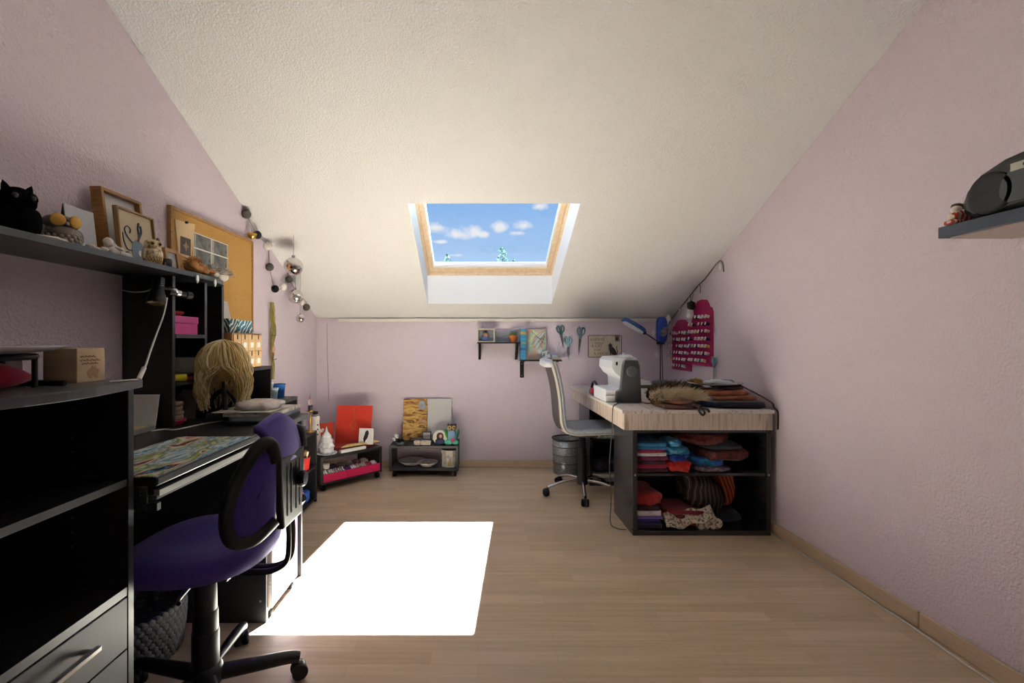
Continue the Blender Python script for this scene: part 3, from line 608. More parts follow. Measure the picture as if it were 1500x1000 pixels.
MB().lathe([(.045, .055), (.052, .07), (.050, .11), (.036, .125), (0, .125)], pc, 28).build('hub', M_BLK, ck)
MB().lathe([(.040, .11), (.040, .225), (.0385, .227)], pc, 28).build('column_cover', M_BLK, ck); MB().lathe([(.0375, .22), (.0365, .29), (.035, .292)], pc, 28).build('column_cover', M_BLK, ck); MB().lathe([(.034, .285), (.032, .405), (.028, .408)], pc, 28).build('column_cover', M_BLK, ck)
MB().cyl(pc+Vector((0, 0, .40)), pc+Vector((0, 0, .43)), .014).build('gas_spring', M_CHROME, ck)
MB().bx(pc+Vector((.0, 0, .432)), (.22, .16, .03)).build('seat_plate', M_BLK, ck, bevel=.006)
MB().tube([pc+Vector((.02, -.10, .428)), pc+Vector((.03, -.18, .424)), pc+Vector((.05, -.215, .43))], .006).build('lever', M_BLK, ck)
def seat_pt(u, v):
    a = 2*math.pi*u
    pw = lambda t, k: math.copysign(abs(t)**k, t)
    return pw(math.cos(a), .75), pw(math.sin(a), .75)
m = MB(); n1 = 44; prof = [(0, -.028), (.75, -.030), (.96, -.014), (1.0, .010), (.97, .036), (.85, .052), (.5, .056), (.2, .048), (0, .046)]
vs_ = []
for r_, z in prof:
    for i in range(n1):
        cu, sv = seat_pt(i/n1, 0); x = cu*r_*.225; y = sv*r_*.225
        zz = z+.020*(x/.225)**2*(1 if x > 0 else -.6)+(.016*(y/.225)**2)
        vs_.append(pc+Vector((x-.015, y, .465+zz)))
m.add(vs_, [(j*n1+i, j*n1+(i+1) % n1, (j+1)*n1+(i+1) % n1, (j+1)*n1+i) for j in range(len(prof)-1) for i in range(n1)], True)
m.build('seat', M_PURP, ck)
# backrest: spine plate, two loops with mesh, mesh cap
for sg, nm in ((-1, 'near'), (1, 'far')):
    Y = lambda y: pc.y+sg*(pc.y-y) if sg > 0 else y
    Yv = lambda p: Vector((p[0], p[1] if sg < 0 else 2*pc.y-p[1], p[2]))
    loop = [Yv(p) for p in ((-.602, 1.405, .79), (-.612, 1.394, .842), (-.638, 1.381, .842), (-.668, 1.355, .79), (-.692, 1.328, .72), (-.702, 1.311, .65), (-.688, 1.318, .588), (-.648, 1.358, .574), (-.604, 1.405, .615))]
    MB().tube(loop, .020, 12, rz=.016).build('loop_frame', M_BLK, ck)
    inner = [Yv((-.60, 1.45, .79)), Yv((-.60, 1.45, .625))]
    ctrp = sum(loop, Vector())/len(loop)+Vector((.012, 0, 0))
    m = MB(); nn = len(loop); allp = loop
    rings = [[ctrp.lerp(p, k/5)+Vector((.012*(1-(k/5)**2), 0, 0)) for p in allp] for k in range(6)]
    vv = [p for r_ in rings for p in r_]
    m.add(vv, [(j*nn+i, j*nn+(i+1) % nn, (j+1)*nn+(i+1) % nn, (j+1)*nn+i) for j in range(5) for i in range(nn)], True)
    m.build('back_mesh', M_PURP, ck, solid=.004)
pl = MB().prism([(1.405, .795), (1.600, .795), (1.595, .70), (1.575, .575), (1.43, .575), (1.412, .70)], YZ, -.612, -.588).build('spine_plate', M_BLK, ck, bevel=.006)
for yy in (1.455, 1.485, 1.525, 1.555): MB().box(-.589, -.586, yy-.003, yy+.003, .61, .765).build('rib', M_RUB, pl)
MB().lathe([(.020, 0), (.026, .004), (.026, .018), (.022, .024), (0, .025)], (-.588, 1.545, .70), 14, ax=(1, 0, 0), smooth=False).build('knob', M_BLK, ck)
def capfn(u, v):
    y = 1.395+.215*u; bow = math.sin(math.pi*u)
    x = -.598-.055*v**1.5-.012*(1-bow); z = .785-.012*bow*(1-v)+.125*math.sin(v*math.pi/2)*(.80+.20*bow)
    return (x, y, z)
MB().grid(capfn, 16, 10).build('top_mesh', M_PURP, ck, solid=.022)
for yy in (1.487, 1.523):
    MB().tube([(-.60, yy, .60), (-.597, yy, .52), (-.605, yy, .455), (-.65, yy, .425), (-.72, yy, .420), (-.80, yy, .422)], .008, 8, rz=.010).build('back_bar', M_BLK, ck)

# ------------------------------------------------------------------ things on the long shelf
SZ = ZS+.021
def owl(name, c, h, w_, mats, label, ears=True, style=0):
    body_m, eye_m, rim_m = mats
    t_ = thing(name, label, 'owl figurine', c); c = Vector(c)
    look = (Vector((0, 0, 0))-Vector((c.x, c.y, 0))).normalized(); sd = Vector((look.y, -look.x, 0))   # facing into the room
    look = (look+Vector((.9, 0, 0))).normalized(); sd = Vector((-look.y, look.x, 0))
    MB().sell(c+Vector((0, 0, h*.33)), (w_*.5, w_*.5, h*.34), .85, nz=.04 if style else 0, nf=60, n=24, m=14).build('body', body_m, t_)
    hd = MB().sell(c+Vector((0, 0, h*.70)), (w_*.44, w_*.46, h*.24), .9, n=24, m=12).build('head', body_m, t_)
    for sg in (-1, 1):
        e = c+Vector((0, 0, h*.74))+look*w_*.36+sd*sg*w_*.21
        MB().lathe([(w_*.17, 0), (w_*.17, w_*.03), (w_*.13, w_*.06), (0, w_*.065)], e, 18, ax=look+sd*sg*.3).build('eye_ring', rim_m, hd)
        if name == 'silver_owl': MB().lathe([(w_*.19, w_*.02), (w_*.19, w_*.055), (w_*.16, w_*.07), (0, w_*.073)], e, 20, ax=look+sd*sg*.3).build('eye', eye_m, hd)
        else: MB().sell(e+look*w_*.06, (w_*.09, w_*.09, w_*.09), 1, n=12, m=8).build('eye', eye_m, hd)
        if ears: MB().lathe([(w_*.13, 0), (w_*.07, h*.10), (0, h*.17)], c+Vector((0, 0, h*.87))+sd*sg*w_*.26, 10, ax=Vector((0, 0, 1))+sd*sg*.35).build('ear_tuft', body_m, hd)
        MB().sell(c+Vector((0, 0, h*.36))+sd*sg*w_*.42, (w_*.16, w_*.22, h*.24), .9, n=14, m=10).build('wing', body_m, t_)
    MB().lathe([(w_*.06, 0), (0, w_*.14)], c+Vector((0, 0, h*.67))+look*w_*.42, 8, ax=look+Vector((0, 0, -1))).build('beak', rim_m, hd)
    if style:
        m = MB()
        for r_ in range(5):
            for k in range(9):
                a = -1.3+2.6*(k+.5*(r_ % 2))/8
                d_ = (look*math.cos(a)+sd*math.sin(a)); z = h*(.10+.09*r_)
                rad = w_*.5*(1-.25*abs(r_/4-.4))
                m.sell(c+d_*rad*.97+Vector((0, 0, z)), (w_*.075, w_*.075, h*.065), .9, n=6, m=4)
        m.build('feathers', rim_m, t_, kind='stuff')
    return t_
M_OBLK = pm('black_flock', '0d0d0e', 1, spec=.05, bump=.3, bs=500)
owl('black_owl', (-1.315, 1.345, SZ), .158, .092, (M_OBLK, pm('eye_dark', '2a2a2c', .2), M_OBLK), 'black flocked owl ornament on the long black shelf', True)
owl('silver_owl', (-1.295, 1.46, SZ), .105, .100, (pm('silver_grey', '6d655c', .5, .3), pm('gold_eye', 'c79a45', .4, .5), pm('silver_feather', 'a39a8e', .45, .3)), 'squat silver-grey owl with golden eyes on the shelf', False, 1)
owl('cream_owl', (-1.25, 1.81, SZ), .108, .062, (pm('cream_brown', 'd8c9ad', .5, col2='8a6a45', ns=45, lo=.5, hi=.6), pm('eye_black', '050505', .15), pm('tan_feather', 'c39f5e', .5)), 'cream and tan owl standing before the framed drawing', False, 1)
gc = thing('greeting_card', 'pale folded greeting card standing behind the silver owl', 'card', (-1.36, 1.64, SZ))
MB().hexa([(-1.372, 1.58, SZ), (-1.368, 1.58, SZ), (-1.368, 1.70, SZ), (-1.372, 1.70, SZ), (-1.392, 1.58, SZ+.172), (-1.388, 1.58, SZ+.172), (-1.388, 1.70, SZ+.172), (-1.392, 1.70, SZ+.172)]).build('front_leaf', pm('card_pale', 'd5d5dc', .6, col2='b9c3d8', ns=14, lo=.55, hi=.7), gc)
MB().hexa([(-1.43, 1.59, SZ), (-1.426, 1.59, SZ), (-1.426, 1.70, SZ), (-1.43, 1.70, SZ), (-1.394, 1.58, SZ+.172), (-1.390, 1.58, SZ+.172), (-1.390, 1.70, SZ+.172), (-1.394, 1.70, SZ+.172)]).build('back_leaf', pm('card_dark', '4d443e', .7), gc)
m = MB()
for i in range(8): m.sell((-1.235+.012*math.sin(i*2.2), 1.50+.012*i, SZ+.008+.004*math.cos(i*3)), (.011, .014, .008), .9, nz=.3, nf=60, seed=i, n=8, m=6)
m.build('shell_trinket', pm('trinket', 'd9d2c6', .5), None, 'small heap of white shells beside the silver owl', 'shells', kind='stuff')
MB().sell((-1.23, 1.36, SZ+.006), (.02, .05, .006), .9, nz=.2, nf=40).build('lace_doily', M_CREAM, None, 'small white doily under the black owl edge', 'doily')
chb = thing('cherub', 'white plaster cherub lying before the box frame', 'figurine', (-1.25, 1.61, SZ))
m = MB(); q = Vector((-1.245, 1.60, SZ))
m.sell(q+Vector((0, .01, .020)), (.018, .03, .018), .9, nz=.2, nf=60); m.sell(q+Vector((0, -.012, .043)), (.015, .015, .016), 1, nz=.15, nf=80); m.tube([q+Vector((.01, .02, .015)), q+Vector((.012, .045, .012)), q+Vector((.01, .07, .010))], .009); m.tube([q+Vector((.01, 0, .03)), q+Vector((.02, .015, .025)), q+Vector((.015, .03, .026))], .006)
m.build('body', M_CREAM, chb)
for sg in (-1, 1): MB().sell(q+Vector((-.012, .012+.012*sg, .035)), (.006, .018, .013), .9).build('wing', M_CREAM, chb)
def picture_frame(name, label, x0, x1, ya, yb, z0, z1, wdt, fm, pic, lean, art=None, loc_z=None):
    """upright frame facing +x; top leans to -x by lean"""
    t_ = thing(name, label, 'picture frame', ((x0+x1)/2, (ya+yb)/2, z0))
    sh = lambda x, z: x-lean*(z-z0)/(z1-z0)
    def bxl(a, b, za, zb, xa, xb): return [(sh(xa, za), a, za), (sh(xb, za), a, za), (sh(xb, za), b, za), (sh(xa, za), b, za), (sh(xa, zb), a, zb), (sh(xb, zb), a, zb), (sh(xb, zb), b, zb), (sh(xa, zb), b, zb)]
    for nm, (a, b, za, zb) in (('frame_side', (ya, ya+wdt, z0, z1)), ('frame_side', (yb-wdt, yb, z0, z1)), ('frame_rail', (ya+wdt, yb-wdt, z0, z0+wdt)), ('frame_rail', (ya+wdt, yb-wdt, z1-wdt, z1))):
        MB().hexa(bxl(a, b, za, zb, x0, x1)).build(nm, fm, t_, bevel=.001)
    p_ = MB().hexa(bxl(ya+wdt, yb-wdt, z0+wdt, z1-wdt, x0, x0+(x1-x0)*.45)).build('picture', pic, t_)
    return t_, (lambda u, v, w_: (sh(x0+(x1-x0)*.45+.0006+w_, z0+v), ya+u, z0+v)), p_
picture_frame('box_frame', 'deep oak box frame leaning on the wall', -1.405, -1.362, 1.745, 1.955, SZ, SZ+.285, .012, M_OAKF, pm('mount_white', 'dcdcd8', .6), .035)
_, fn, pp = picture_frame('drawing_frame', 'thin wooden frame with a blue-grey creature drawing', -1.335, -1.316, 1.745, 1.945, SZ, SZ+.215, .007, pm('walnut_frame', '9a7440', .4), pm('sketch_paper', 'd8c7a8', .6), .022)
M_INK = pm('sketch_ink', '7f93a3', .7); M_INK2 = pm('sketch_ink_dark', '55636e', .7)
MB().prism([(.075,.035),(.105,.022),(.135,.028),(.150,.05),(.140,.08),(.120,.10),(.095,.105),(.075,.09),(.066,.06)], fn, 0, .0006).build('drawn_body', M_INK, pp)
for a in ([(.105,.10),(.115,.125),(.112,.15),(.118,.175)], [(.11,.11),(.128,.14),(.126,.165)]): MB().tube([fn(u, v, .001) for u, v in a], .004, 6).build('drawn_plume', M_INK2, pp)
for a in ([(.075,.09),(.05,.11),(.04,.135),(.055,.15),(.07,.14),(.065,.125)], [(.07,.06),(.045,.06),(.03,.09),(.028,.12)], [(.14,.09),(.16,.11),(.175,.10),(.17,.08)], [(.06,.035),(.04,.03),(.035,.045),(.05,.05)]): MB().tube([fn(u, v, .001) for u, v in a], .0022, 6).build('drawn_curl', M_INK2, pp)
MB().prism([(.113+.010*math.cos(t), .055+.012*math.sin(t)) for t in [2*math.pi*i/12 for i in range(12)]], fn, .0006, .0012).build('drawn_flower', M_PAPER, pp)
gl = thing('candle_jar', 'small glass jar with pink stones beside the cream owl', 'jar', (-1.27, 1.90, SZ))
MB().lathe([(.022, 0), (.024, .01), (.024, .04), (.022, .042), (.021, .01), (0, .008)], (-1.265, 1.905, SZ), 20).build('jar', pm('clear_glass', 'ffffff', .05, trans=1), gl)
MB().sell((-1.265, 1.905, SZ+.02), (.019, .019, .012), .7, nz=.3, nf=90).build('stones', pm('pink_stones', 'd6a49a', .6, col2='b56a5c', ns=120), gl)
MB().lathe([(.012, 0), (.016, .03), (.010, .06), (.012, .10), (.006, .14), (0, .15)], (-1.36, 2.0, SZ), 14).build('wooden_figure', pm('dark_carved', '6b4526', .6), None, 'slim dark carved wooden figure behind the small tan frame', 'figurine')
_, fn, pp = picture_frame('tan_frame', 'small tan wooden photo frame beside the plush animals', -1.30, -1.285, 1.955, 2.045, SZ, SZ+.10, .016, pm('tan_wood', 'c0905c', .5), pm('pale_photo', 'c9cad2', .4), .015)
def plush(name, parts, mat, label, hair=0, hl=.02, hm=None):
    t_ = thing(name, label, 'plush toy', (parts[0][0][0], parts[0][0][1], SZ))
    m = MB()
    for i, (c, r) in enumerate(parts): m.sell(c, r, .95, nz=.12, nf=45, n=18, m=12, seed=i)
    o = m.build('body', mat, t_)
    h = MB()
    for k in range(hair):
        c, r = random.choice(parts); c = Vector(c)
        d_ = Vector((random.gauss(0, 1), random.gauss(0, 1), abs(random.gauss(0, .8)))).normalized()
        b = c+Vector((d_.x*r[0], d_.y*r[1], d_.z*r[2])); e = b+(d_+Vector((random.uniform(-.5, .5), random.uniform(-.5, .5), -.2)))*hl
        s_ = d_.orthogonal().normalized()*.0022
        h.add([b-s_, b+s_, e], [(0, 1, 2)])
    if hair: h.build('fur', hm or mat, t_, kind='stuff')
    return t_
t_ = plush('brown_plush', [((-1.235, 2.05, SZ+.030), (.035, .045, .030)), ((-1.222, 2.02, SZ+.045), (.024, .026, .024)), ((-1.23, 2.10, SZ+.022), (.025, .04, .020))], pm('brown_fur', 'a87440', .9), 'brown furry plush animal lying on the shelf', 420, .014, pm('brown_fur2', 'c08d55', .9))
MB().sell((-1.200, 2.022, SZ+.048), (.006, .006, .006), 1, n=8, m=6).build('nose', M_BLK, t_)
t_ = plush('feathery_plush', [((-1.245, 2.19, SZ+.026), (.034, .05, .026)), ((-1.25, 2.275, SZ+.026), (.042, .05, .030))], pm('grey_white_fur', 'c9c2b6', .9), 'fluffy grey and white plush bird at the shelf end', 520, .026, pm('grey_white_fur2', 'ded8cc', .9, col2='756e66', ns=40))
MB().lathe([(.010, 0), (.006, .012), (0, .02)], (-1.212, 2.15, SZ+.022), 10, ax=(1, -.3, -.2)).build('beak', pm('orange_beak', 'e07a35', .5), t_)
for i, yy in enumerate((2.0, 2.135)):
    x_ = -1.192
    MB().prism([(yy-.006, SZ-.01), (yy+.006, SZ-.01), (yy+.010, SZ-.03), (yy, SZ-.046), (yy-.008, SZ-.03)], YZ, x_-.002, x_+.004).build('shelf_clip', M_PORC, None, 'small white clip hanging on the long shelf edge', 'clip', 'clips on the long shelf edge', bevel=.002)
# cork board and what is pinned to it
kx = XL+.022; ka, kb, kz0, kz1 = 2.35, 3.02, 1.225, 1.775
kk = thing('cork_board', 'cork pinboard in a wooden frame on the lilac wall', 'pinboard', (XL, 2.62, kz0))
ka = 2.235
MB().box(XL+.001, kx-.006, ka, kb, kz0, kz1).build('cork', pm('cork', 'c79a56', .9, col2='b58746', ns=120, bump=.2, bs=200), kk)
for (a, b, za, zb) in ((ka-.016, ka, kz0-.016, kz1+.016), (kb, kb+.016, kz0-.016, kz1+.016)): MB().box(XL+.001, kx, a, b, za, zb).build('frame_side', M_OAKF, kk, bevel=.002)
for (za, zb) in ((kz0-.016, kz0), (kz1, kz1+.016)): MB().box(XL+.001, kx, ka, kb, za, zb).build('frame_rail', M_OAKF, kk, bevel=.002)
fs_ = thing('photo_sheet', 'sheet of four dark film photos pinned to the cork board', 'photos', (kx, 2.55, 1.545))
MB().box(kx-.005, kx-.003, 2.40, 2.73, 1.545, 1.705).build('backing', M_PAPER, fs_)
for i, (a, b, za, zb) in enumerate(((2.405, 2.56, 1.63, 1.70), (2.57, 2.725, 1.63, 1.70), (2.405, 2.56, 1.55, 1.622), (2.57, 2.725, 1.55, 1.622))):
    f_ = MB().box(kx-.003, kx-.0018, a, b, za, zb).build('photo', pm('film%d' % i, '3d4146', .35, cols=['14171b', '3a3e42', '6d6f6c', '1d2024'], ns=14, lo=.3, hi=.7), fs_)
    for k in range(9):
        MB().box(kx-.0018, kx-.0012, a+.004, a+.010, za+.004+k*.0075, za+.0078+k*.0075).build('sprocket', M_PAPER, f_); MB().box(kx-.0018, kx-.0012, b-.010, b-.004, za+.004+k*.0075, za+.0078+k*.0075).build('sprocket', M_PAPER, f_)
pg = thing('pinned_card', 'kraft card with a dark star picture pinned on the cork board', 'card', (kx, 2.31, 1.58))
MB().hexa([(kx-.004, 2.275, 1.57), (kx-.001, 2.275, 1.57), (kx-.001, 2.375, 1.56), (kx-.004, 2.375, 1.56), (kx-.004, 2.25, 1.73), (kx-.001, 2.25, 1.73), (kx-.001, 2.41, 1.745), (kx-.004, 2.41, 1.745)]).build('sheet', pm('kraft_pale', 'd9bd92', .7), pg)
dp = MB().box(kx-.001, kx+.001, 2.29, 2.37, 1.575, 1.66).build('dark_picture', pm('dark_pic', '3a2f25', .5), pg, bevel=.0006)
MB().prism([(2.33+.026*(1 if i % 2 == 0 else .42)*math.sin(i*math.pi/4), 1.618+.03*(1 if i % 2 == 0 else .42)*math.cos(i*math.pi/4)) for i in range(8)], YZ, kx+.001, kx+.0016).build('star', pm('brass_star', '8a7448', .4), dp)
MB().cyl((kx-.002, 2.33, 1.735), (kx+.010, 2.33, 1.735), .006, n=10).build('pushpin', M_BLK, pg)
# felt ball garland, mirror balls, tinsel on the left wall
gx = XL+.022
gar = thing('ball_garland', 'cord garland of grey, black and white felt balls below the ceiling', 'garland', (gx, 3.4, 1.3))
balls = [(361, 310, 'g', 8), (377, 344, 'k', 7), (392, 360, 'w', 7.5), (395, 391, 'g', 7), (403, 423, 'k', 6.5), (415, 420, 'w', 6.5), (423, 409, 'g', 6), (441, 442, 'w', 6.5), (449, 450, 'g', 6)]
fm = {'g': pm('felt_grey', '59544f', .95), 'k': pm('felt_black', '1b1a1b', .95), 'w': pm('felt_white', 'e3dcd6', .95)}
pts = []
for (a, b, c_, r_) in balls:
    p = PX(a, b, gx); p.z = min(p.z, zc(p.y)-.045); pts.append(p)
    MB().sell(p, (r_*p.y/F*.85,)*3, 1, nz=.06, nf=60, n=16, m=10).build('felt_ball', fm[c_], gar)
MB().tube(pts, .0022, 6).build('cord', M_GCORD, gar)
def mirror_ball(c, r, label):
    c = Vector(c); t_ = thing('mirror_ball', label, 'mirror ball', c-Vector((0, 0, r)), 'mirror balls hung from the slope')
    MB().sell(c, (r, r, r), 1, n=28, m=18, flat=True).build('ball', M_SILVER, t_)
    MB().cyl(c+Vector((0, 0, r*.95)), c+Vector((0, 0, r*1.18)), r*.18, n=10).build('cap', M_STEEL, t_)
    MB().cyl(c+Vector((0, 0, r*1.1)), (c.x, c.y, zc(c.y)+.004), .0014, n=6).build('thread', M_GCORD, t_)
mirror_ball((-1.252, 3.2, 1.655), .063, 'large mirror ball hanging on a long thread beside felt balls')
mirror_ball((-1.395, 3.6, 1.489), .056, 'medium mirror ball hanging close under the slope near the corner')
mirror_ball((-1.357, 3.6, 1.322), .033, 'smallest mirror ball hanging below the medium one')
go = thing('gold_ornament', 'shiny gold cup ornament hanging above the cork board', 'ornament', (gx, 2.97, 1.80))
MB().lathe([(.006, 0), (.022, .012), (.030, .035), (.027, .036), (.018, .014), (0, .008)], (gx+.012, 2.99, 1.795), 20).build('cup', M_GOLD, go)
MB().tube([(gx+.012, 2.99, 1.835), (gx+.008, 2.985, 1.87), (gx, 2.97, 1.885)], .0016, 6).build('thread', M_GCORD, go)
ti = thing('tassel', 'long khaki gold ribbon bundle hanging on the left wall', 'tassel', (gx, 3.31, .88))
for k in range(7):
    ph = random.random()*6; off = (k-3)*.007
    pts = [(gx+.004+.008*math.sin(ph+j*1.3), 3.31+off*(.6+.5*math.sin(j*.5))+.010*math.sin(ph*2+j*.8), 1.42-.54*j/10) for j in range(11)]
    MB().tube(pts, .0045, 6, rz=.002).build('ribbon', pm('khaki_gold', 'b3a05a', .4, .3) if k % 2 else pm('khaki_gold2', '8f7d3e', .5), ti)
MB().lathe([(.022, -.004), (.024, 0), (.022, .004)], (gx+.018, 3.29, 1.09), 16, ax=(1, 0, 0)).build('round_tag', pm('peach_tag', 'd3a98c', .6), ti)
for z in (1.19, 1.02): MB().tube([(gx+.014, 3.28, z), (gx+.016, 3.31, z-.003), (gx+.014, 3.345, z+.002)], .003, 6).build('tie', M_BLK, ti)
# ------------------------------------------------------------------ corner trolley with pink fronts
T1 = Matrix.Translation((-1.190, 3.570, 0)) @ Matrix.Rotation(math.pi/4, 4, 'Z')
W1, D1 = .545, .36
M_TRO = pm('grey_black_laminate', '26272a', .4, bump=.04, bs=300)
def tro_pt(u, v, z=0): return T1 @ Vector((u, v, z))
c1 = thing('corner_trolley', 'low black wheeled trolley with pink fronts standing across the corner', 'trolley', tro_pt(W1/2, D1/2))
TZ = .265
MB(T1).box(0, W1, 0, D1, TZ-.022, TZ).build('top', M_TRO, c1, bevel=.002)
MB(T1).box(0, W1, .002, D1, .052, .074).build('bottom', M_TRO, c1, bevel=.002)
for a in (0, W1-.02): MB(T1).box(a, a+.02, .002, D1, .074, TZ-.022).build('side_panel', M_TRO, c1, bevel=.002)
for a, b in ((.022, .215), (.219, W1-.022)): MB(T1).box(a, b, -.002, .012, .068, .128).build('front_board', M_PINK, c1, bevel=.0015)
def caster_pair(root, f, pts_, r=.022):
    for (u, v) in pts_:
        cs = MB().cyl(f(u, v, .04), f(u, v, .054), .012, n=10).build('caster', M_RUB, root)
        MB().cyl(f(u-.012, v, r+.002), f(u+.012, v, r+.002), r, n=18).build('wheel', M_RUB, cs)
caster_pair(c1, tro_pt, ((.03, .03), (W1-.03, .03), (.03, D1-.04), (W1-.03, D1-.04)))
yc = [('e6e1da', '9b948d'), ('e8e3dc', 'b6a89a'), ('6d5a54', 'cabfb7'), ('d9d4d8', '3a3440'), ('3a2347', '4d3060'), ('e9e5ea', 'c3b6c8'), ('8f7a6d', 'c9b6a6'), ('e4dcd6', 'a58f82'), ('b0303a', 'd8585e'), ('ece6e4', 'd9b6bd')]
yl = ['white', 'cream', 'brown', 'white and black', 'dark purple', 'lilac white', 'taupe', 'white and brown', 'red', 'white and pink']
for i in range(10):
    u = .055+.048*i; v = .05; p = tro_pt(u, v, .074+.036)
    MB().sell(p, (.036, .036, .040), .95, n=18, m=12).build('yarn_ball', pm('yarn%d' % i, yc[i][0], .9, col2=yc[i][1], ns=26, tex='WAVE', lo=.5, hi=.6, dist=1.5, wrot=(0, .8, 0)), None, yl[i]+' ball of yarn in the front row behind the pink boards', 'yarn', 'front yarn balls in the corner trolley')
for i in range(6):
    u = .09+.07*i; p = tro_pt(u, .125, .074+.045)
    MB().sell(p, (.045, .040, .046), .9, n=18, m=12).build('yarn_ball', pm('yarnb%d' % i, ('5a4a44', '4b3a5a', '7a6a60', '9d8f86', '8a5a60', 'c2b2a6')[i], .9, col2=('7d6a60', '5e4a70', 'a0928a', 'bdb0a8', 'a87278', 'ddd0c6')[i], ns=30, tex='WAVE', lo=.5, hi=.6, dist=2), None, ('dark brown', 'violet', 'warm grey', 'light grey', 'dusty rose', 'beige')[i]+' ball of yarn in the back row of the corner trolley', 'yarn', 'back yarn balls in the corner trolley')
jr = tro_pt(.10, .075, .165)
MB().lathe([(.024, 0), (.030, .01), (.031, .035), (.026, .045), (0, .046)], tro_pt(.085, .09, .148), 20).build('jar_pot', M_CREAM, None, 'cream ceramic pot lying on the yarn in the trolley', 'pot')
# on top of the corner trolley
tr = thing('porcelain_tree', 'tiered white porcelain tree on a round blue-rimmed plate', 'ornament', tro_pt(.09, .065, TZ))
b0 = tro_pt(.085, .075, TZ)
MB().lathe([(.05, 0), (.075, .006), (.082, .012), (.080, .014), (.05, .006), (0, .006)], b0, 32).build('plate', pm('blue_rim', 'd9dde8', .2), tr)
for i, (z, r0, r1) in enumerate(((.008, .058, .050), (.055, .062, .036), (.095, .050, .026), (.13, .036, .012))):
    m = MB(); n_ = 24; vs_ = []
    for (rr, zz) in ((r0*.7, z), (r0, z+.004), (r0*.85, z+.018), (r1, z+.044), (0.001, z+.046)):
        for k in range(n_):
            a = 2*math.pi*k/n_; q_ = rr*(1+.14*math.cos(a*8+i)) if rr > .002 else rr
            vs_.append(b0+Vector((q_*math.cos(a), q_*math.sin(a), zz)))
    m.add(vs_, [(j*n_+k, j*n_+(k+1) % n_, (j+1)*n_+(k+1) % n_, (j+1)*n_+k) for j in range(4) for k in range(n_)], True); m.build('tier', M_PORC, tr)
MB().lathe([(.012, .168), (.008, .185), (.003, .205), (0, .22)], b0, 12).build('tip', M_PORC, tr)
rbk = thing('red_case', 'large red lidded case with gold emblem standing open against the wall', 'case', (-1.05, 4.02, TZ))
A_, B_ = Vector((-1.228, 4.035, 0)), Vector((-.918, 4.005, 0)); u_ = (B_-A_).normalized(); n_v = Vector((-u_.y, u_.x, 0))
def red_fn(a, z, d_): return A_+u_*a+n_v*(d_+.06*z/.33)+Vector((0, 0, TZ+z))
RW = (B_-A_).length
MB().hexa([red_fn(0, 0, 0), red_fn(RW, 0, 0), red_fn(RW, 0, .02), red_fn(0, 0, .02), red_fn(0, .325, 0), red_fn(RW, .325, 0), red_fn(RW, .325, .02), red_fn(0, .325, .02)]).build('lid', M_RED, rbk, bevel=.003)
for k in range(6):
    a0_ = k*math.pi/3; MB().tube([red_fn(RW*.5+.028*math.cos(a0_+t)*(.5+.5*t), .16+.04*math.sin(a0_+t)*(.5+.5*t), -.001) for t in (0, .5, 1, 1.4)], .0011, 5).build('emblem_stroke', M_GOLD, rbk)
MB().tube([red_fn(RW*.5, .20, -.001), red_fn(RW*.5, .30, -.001)], .0010, 5, sub=1).build('emblem_stroke', M_GOLD, rbk)
m = MB(); q_ = [tro_pt(.15, .10), tro_pt(.50, .06), tro_pt(.52, .16), tro_pt(.16, .30)]
MB().hexa([v+Vector((0, 0, TZ)) for v in q_]+[v+Vector((0, 0, TZ+.030)) for v in q_]).build('tray', pm('dark_red', '8e1c16', .5), rbk, bevel=.002)
q_ = [Vector((-.99, 3.90, TZ+.03)), Vector((-.865, 3.885, TZ+.03))]
lf = thing('photo_card', 'white photo card with a dark bird leaning on the red case', 'photo', (-.93, 3.92, TZ+.03))
MB().hexa([q_[0], q_[1], q_[1]+Vector((0, .004, 0)), q_[0]+Vector((0, .004, 0))]+[v+Vector((0, .035, .125)) for v in (q_[0], q_[1], q_[1]+Vector((0, .004, 0)), q_[0]+Vector((0, .004, 0)))]).build('sheet', M_PAPER, lf)
bird = [(.045, .02), (.055, .015), (.06, .03), (.075, .05), (.085, .085), (.08, .105), (.07, .112), (.055, .10), (.048, .07), (.04, .045)]
MB().prism(bird, lambda u, v, w_: q_[0]+(q_[1]-q_[0]).normalized()*u+Vector((0, .035*v/.125-.0012-w_, v)), 0, .0008).build('bird_print', pm('bird_black', '1d1f24', .5), lf)
for i in range(5):
    p0 = tro_pt(.20+.02*i, .055+.012*i, TZ+.036); p1 = tro_pt(.535, .03+.012*i, TZ+.037)
    MB().cyl(p0, p1, .0055, n=8).build('gold_stick', pm('gold_paper', 'd9b260', .4, .3, col2='f0dca0', ns=90), None, 'gold wrapped stick lying on the red case tray', 'stick', 'gold sticks on the red tray')
MB().hexa([v+Vector((0, 0, TZ)) for v in (tro_pt(.175, .01), tro_pt(.40, .012), tro_pt(.40, .040), tro_pt(.175, .040))]+[v+Vector((0, 0, TZ+.022)) for v in (tro_pt(.175, .01), tro_pt(.40, .012), tro_pt(.40, .040), tro_pt(.175, .040))]).build('white_box', M_PAPER, None, 'long narrow white box on the trolley front edge', 'box', bevel=.002)
sn = thing('snowman', 'tall white felt snowman with black hat behind the trolley', 'figurine', (-1.28, 3.72, TZ))
s0 = tro_pt(.045, .18, TZ)
MB().lathe([(.045, 0), (.05, .01), (.045, .10), (.034, .20), (.028, .235), (.030, .25), (.034, .275), (.026, .30), (0, .31)], s0, 22).build('body', pm('felt_cream', 'e2d9cf', .9, bump=.3, bs=150), sn)
MB().lathe([(.030, .292), (.031, .297), (.02, .30), (.019, .325), (0, .327)], s0, 18).build('hat', fm['k'], sn)
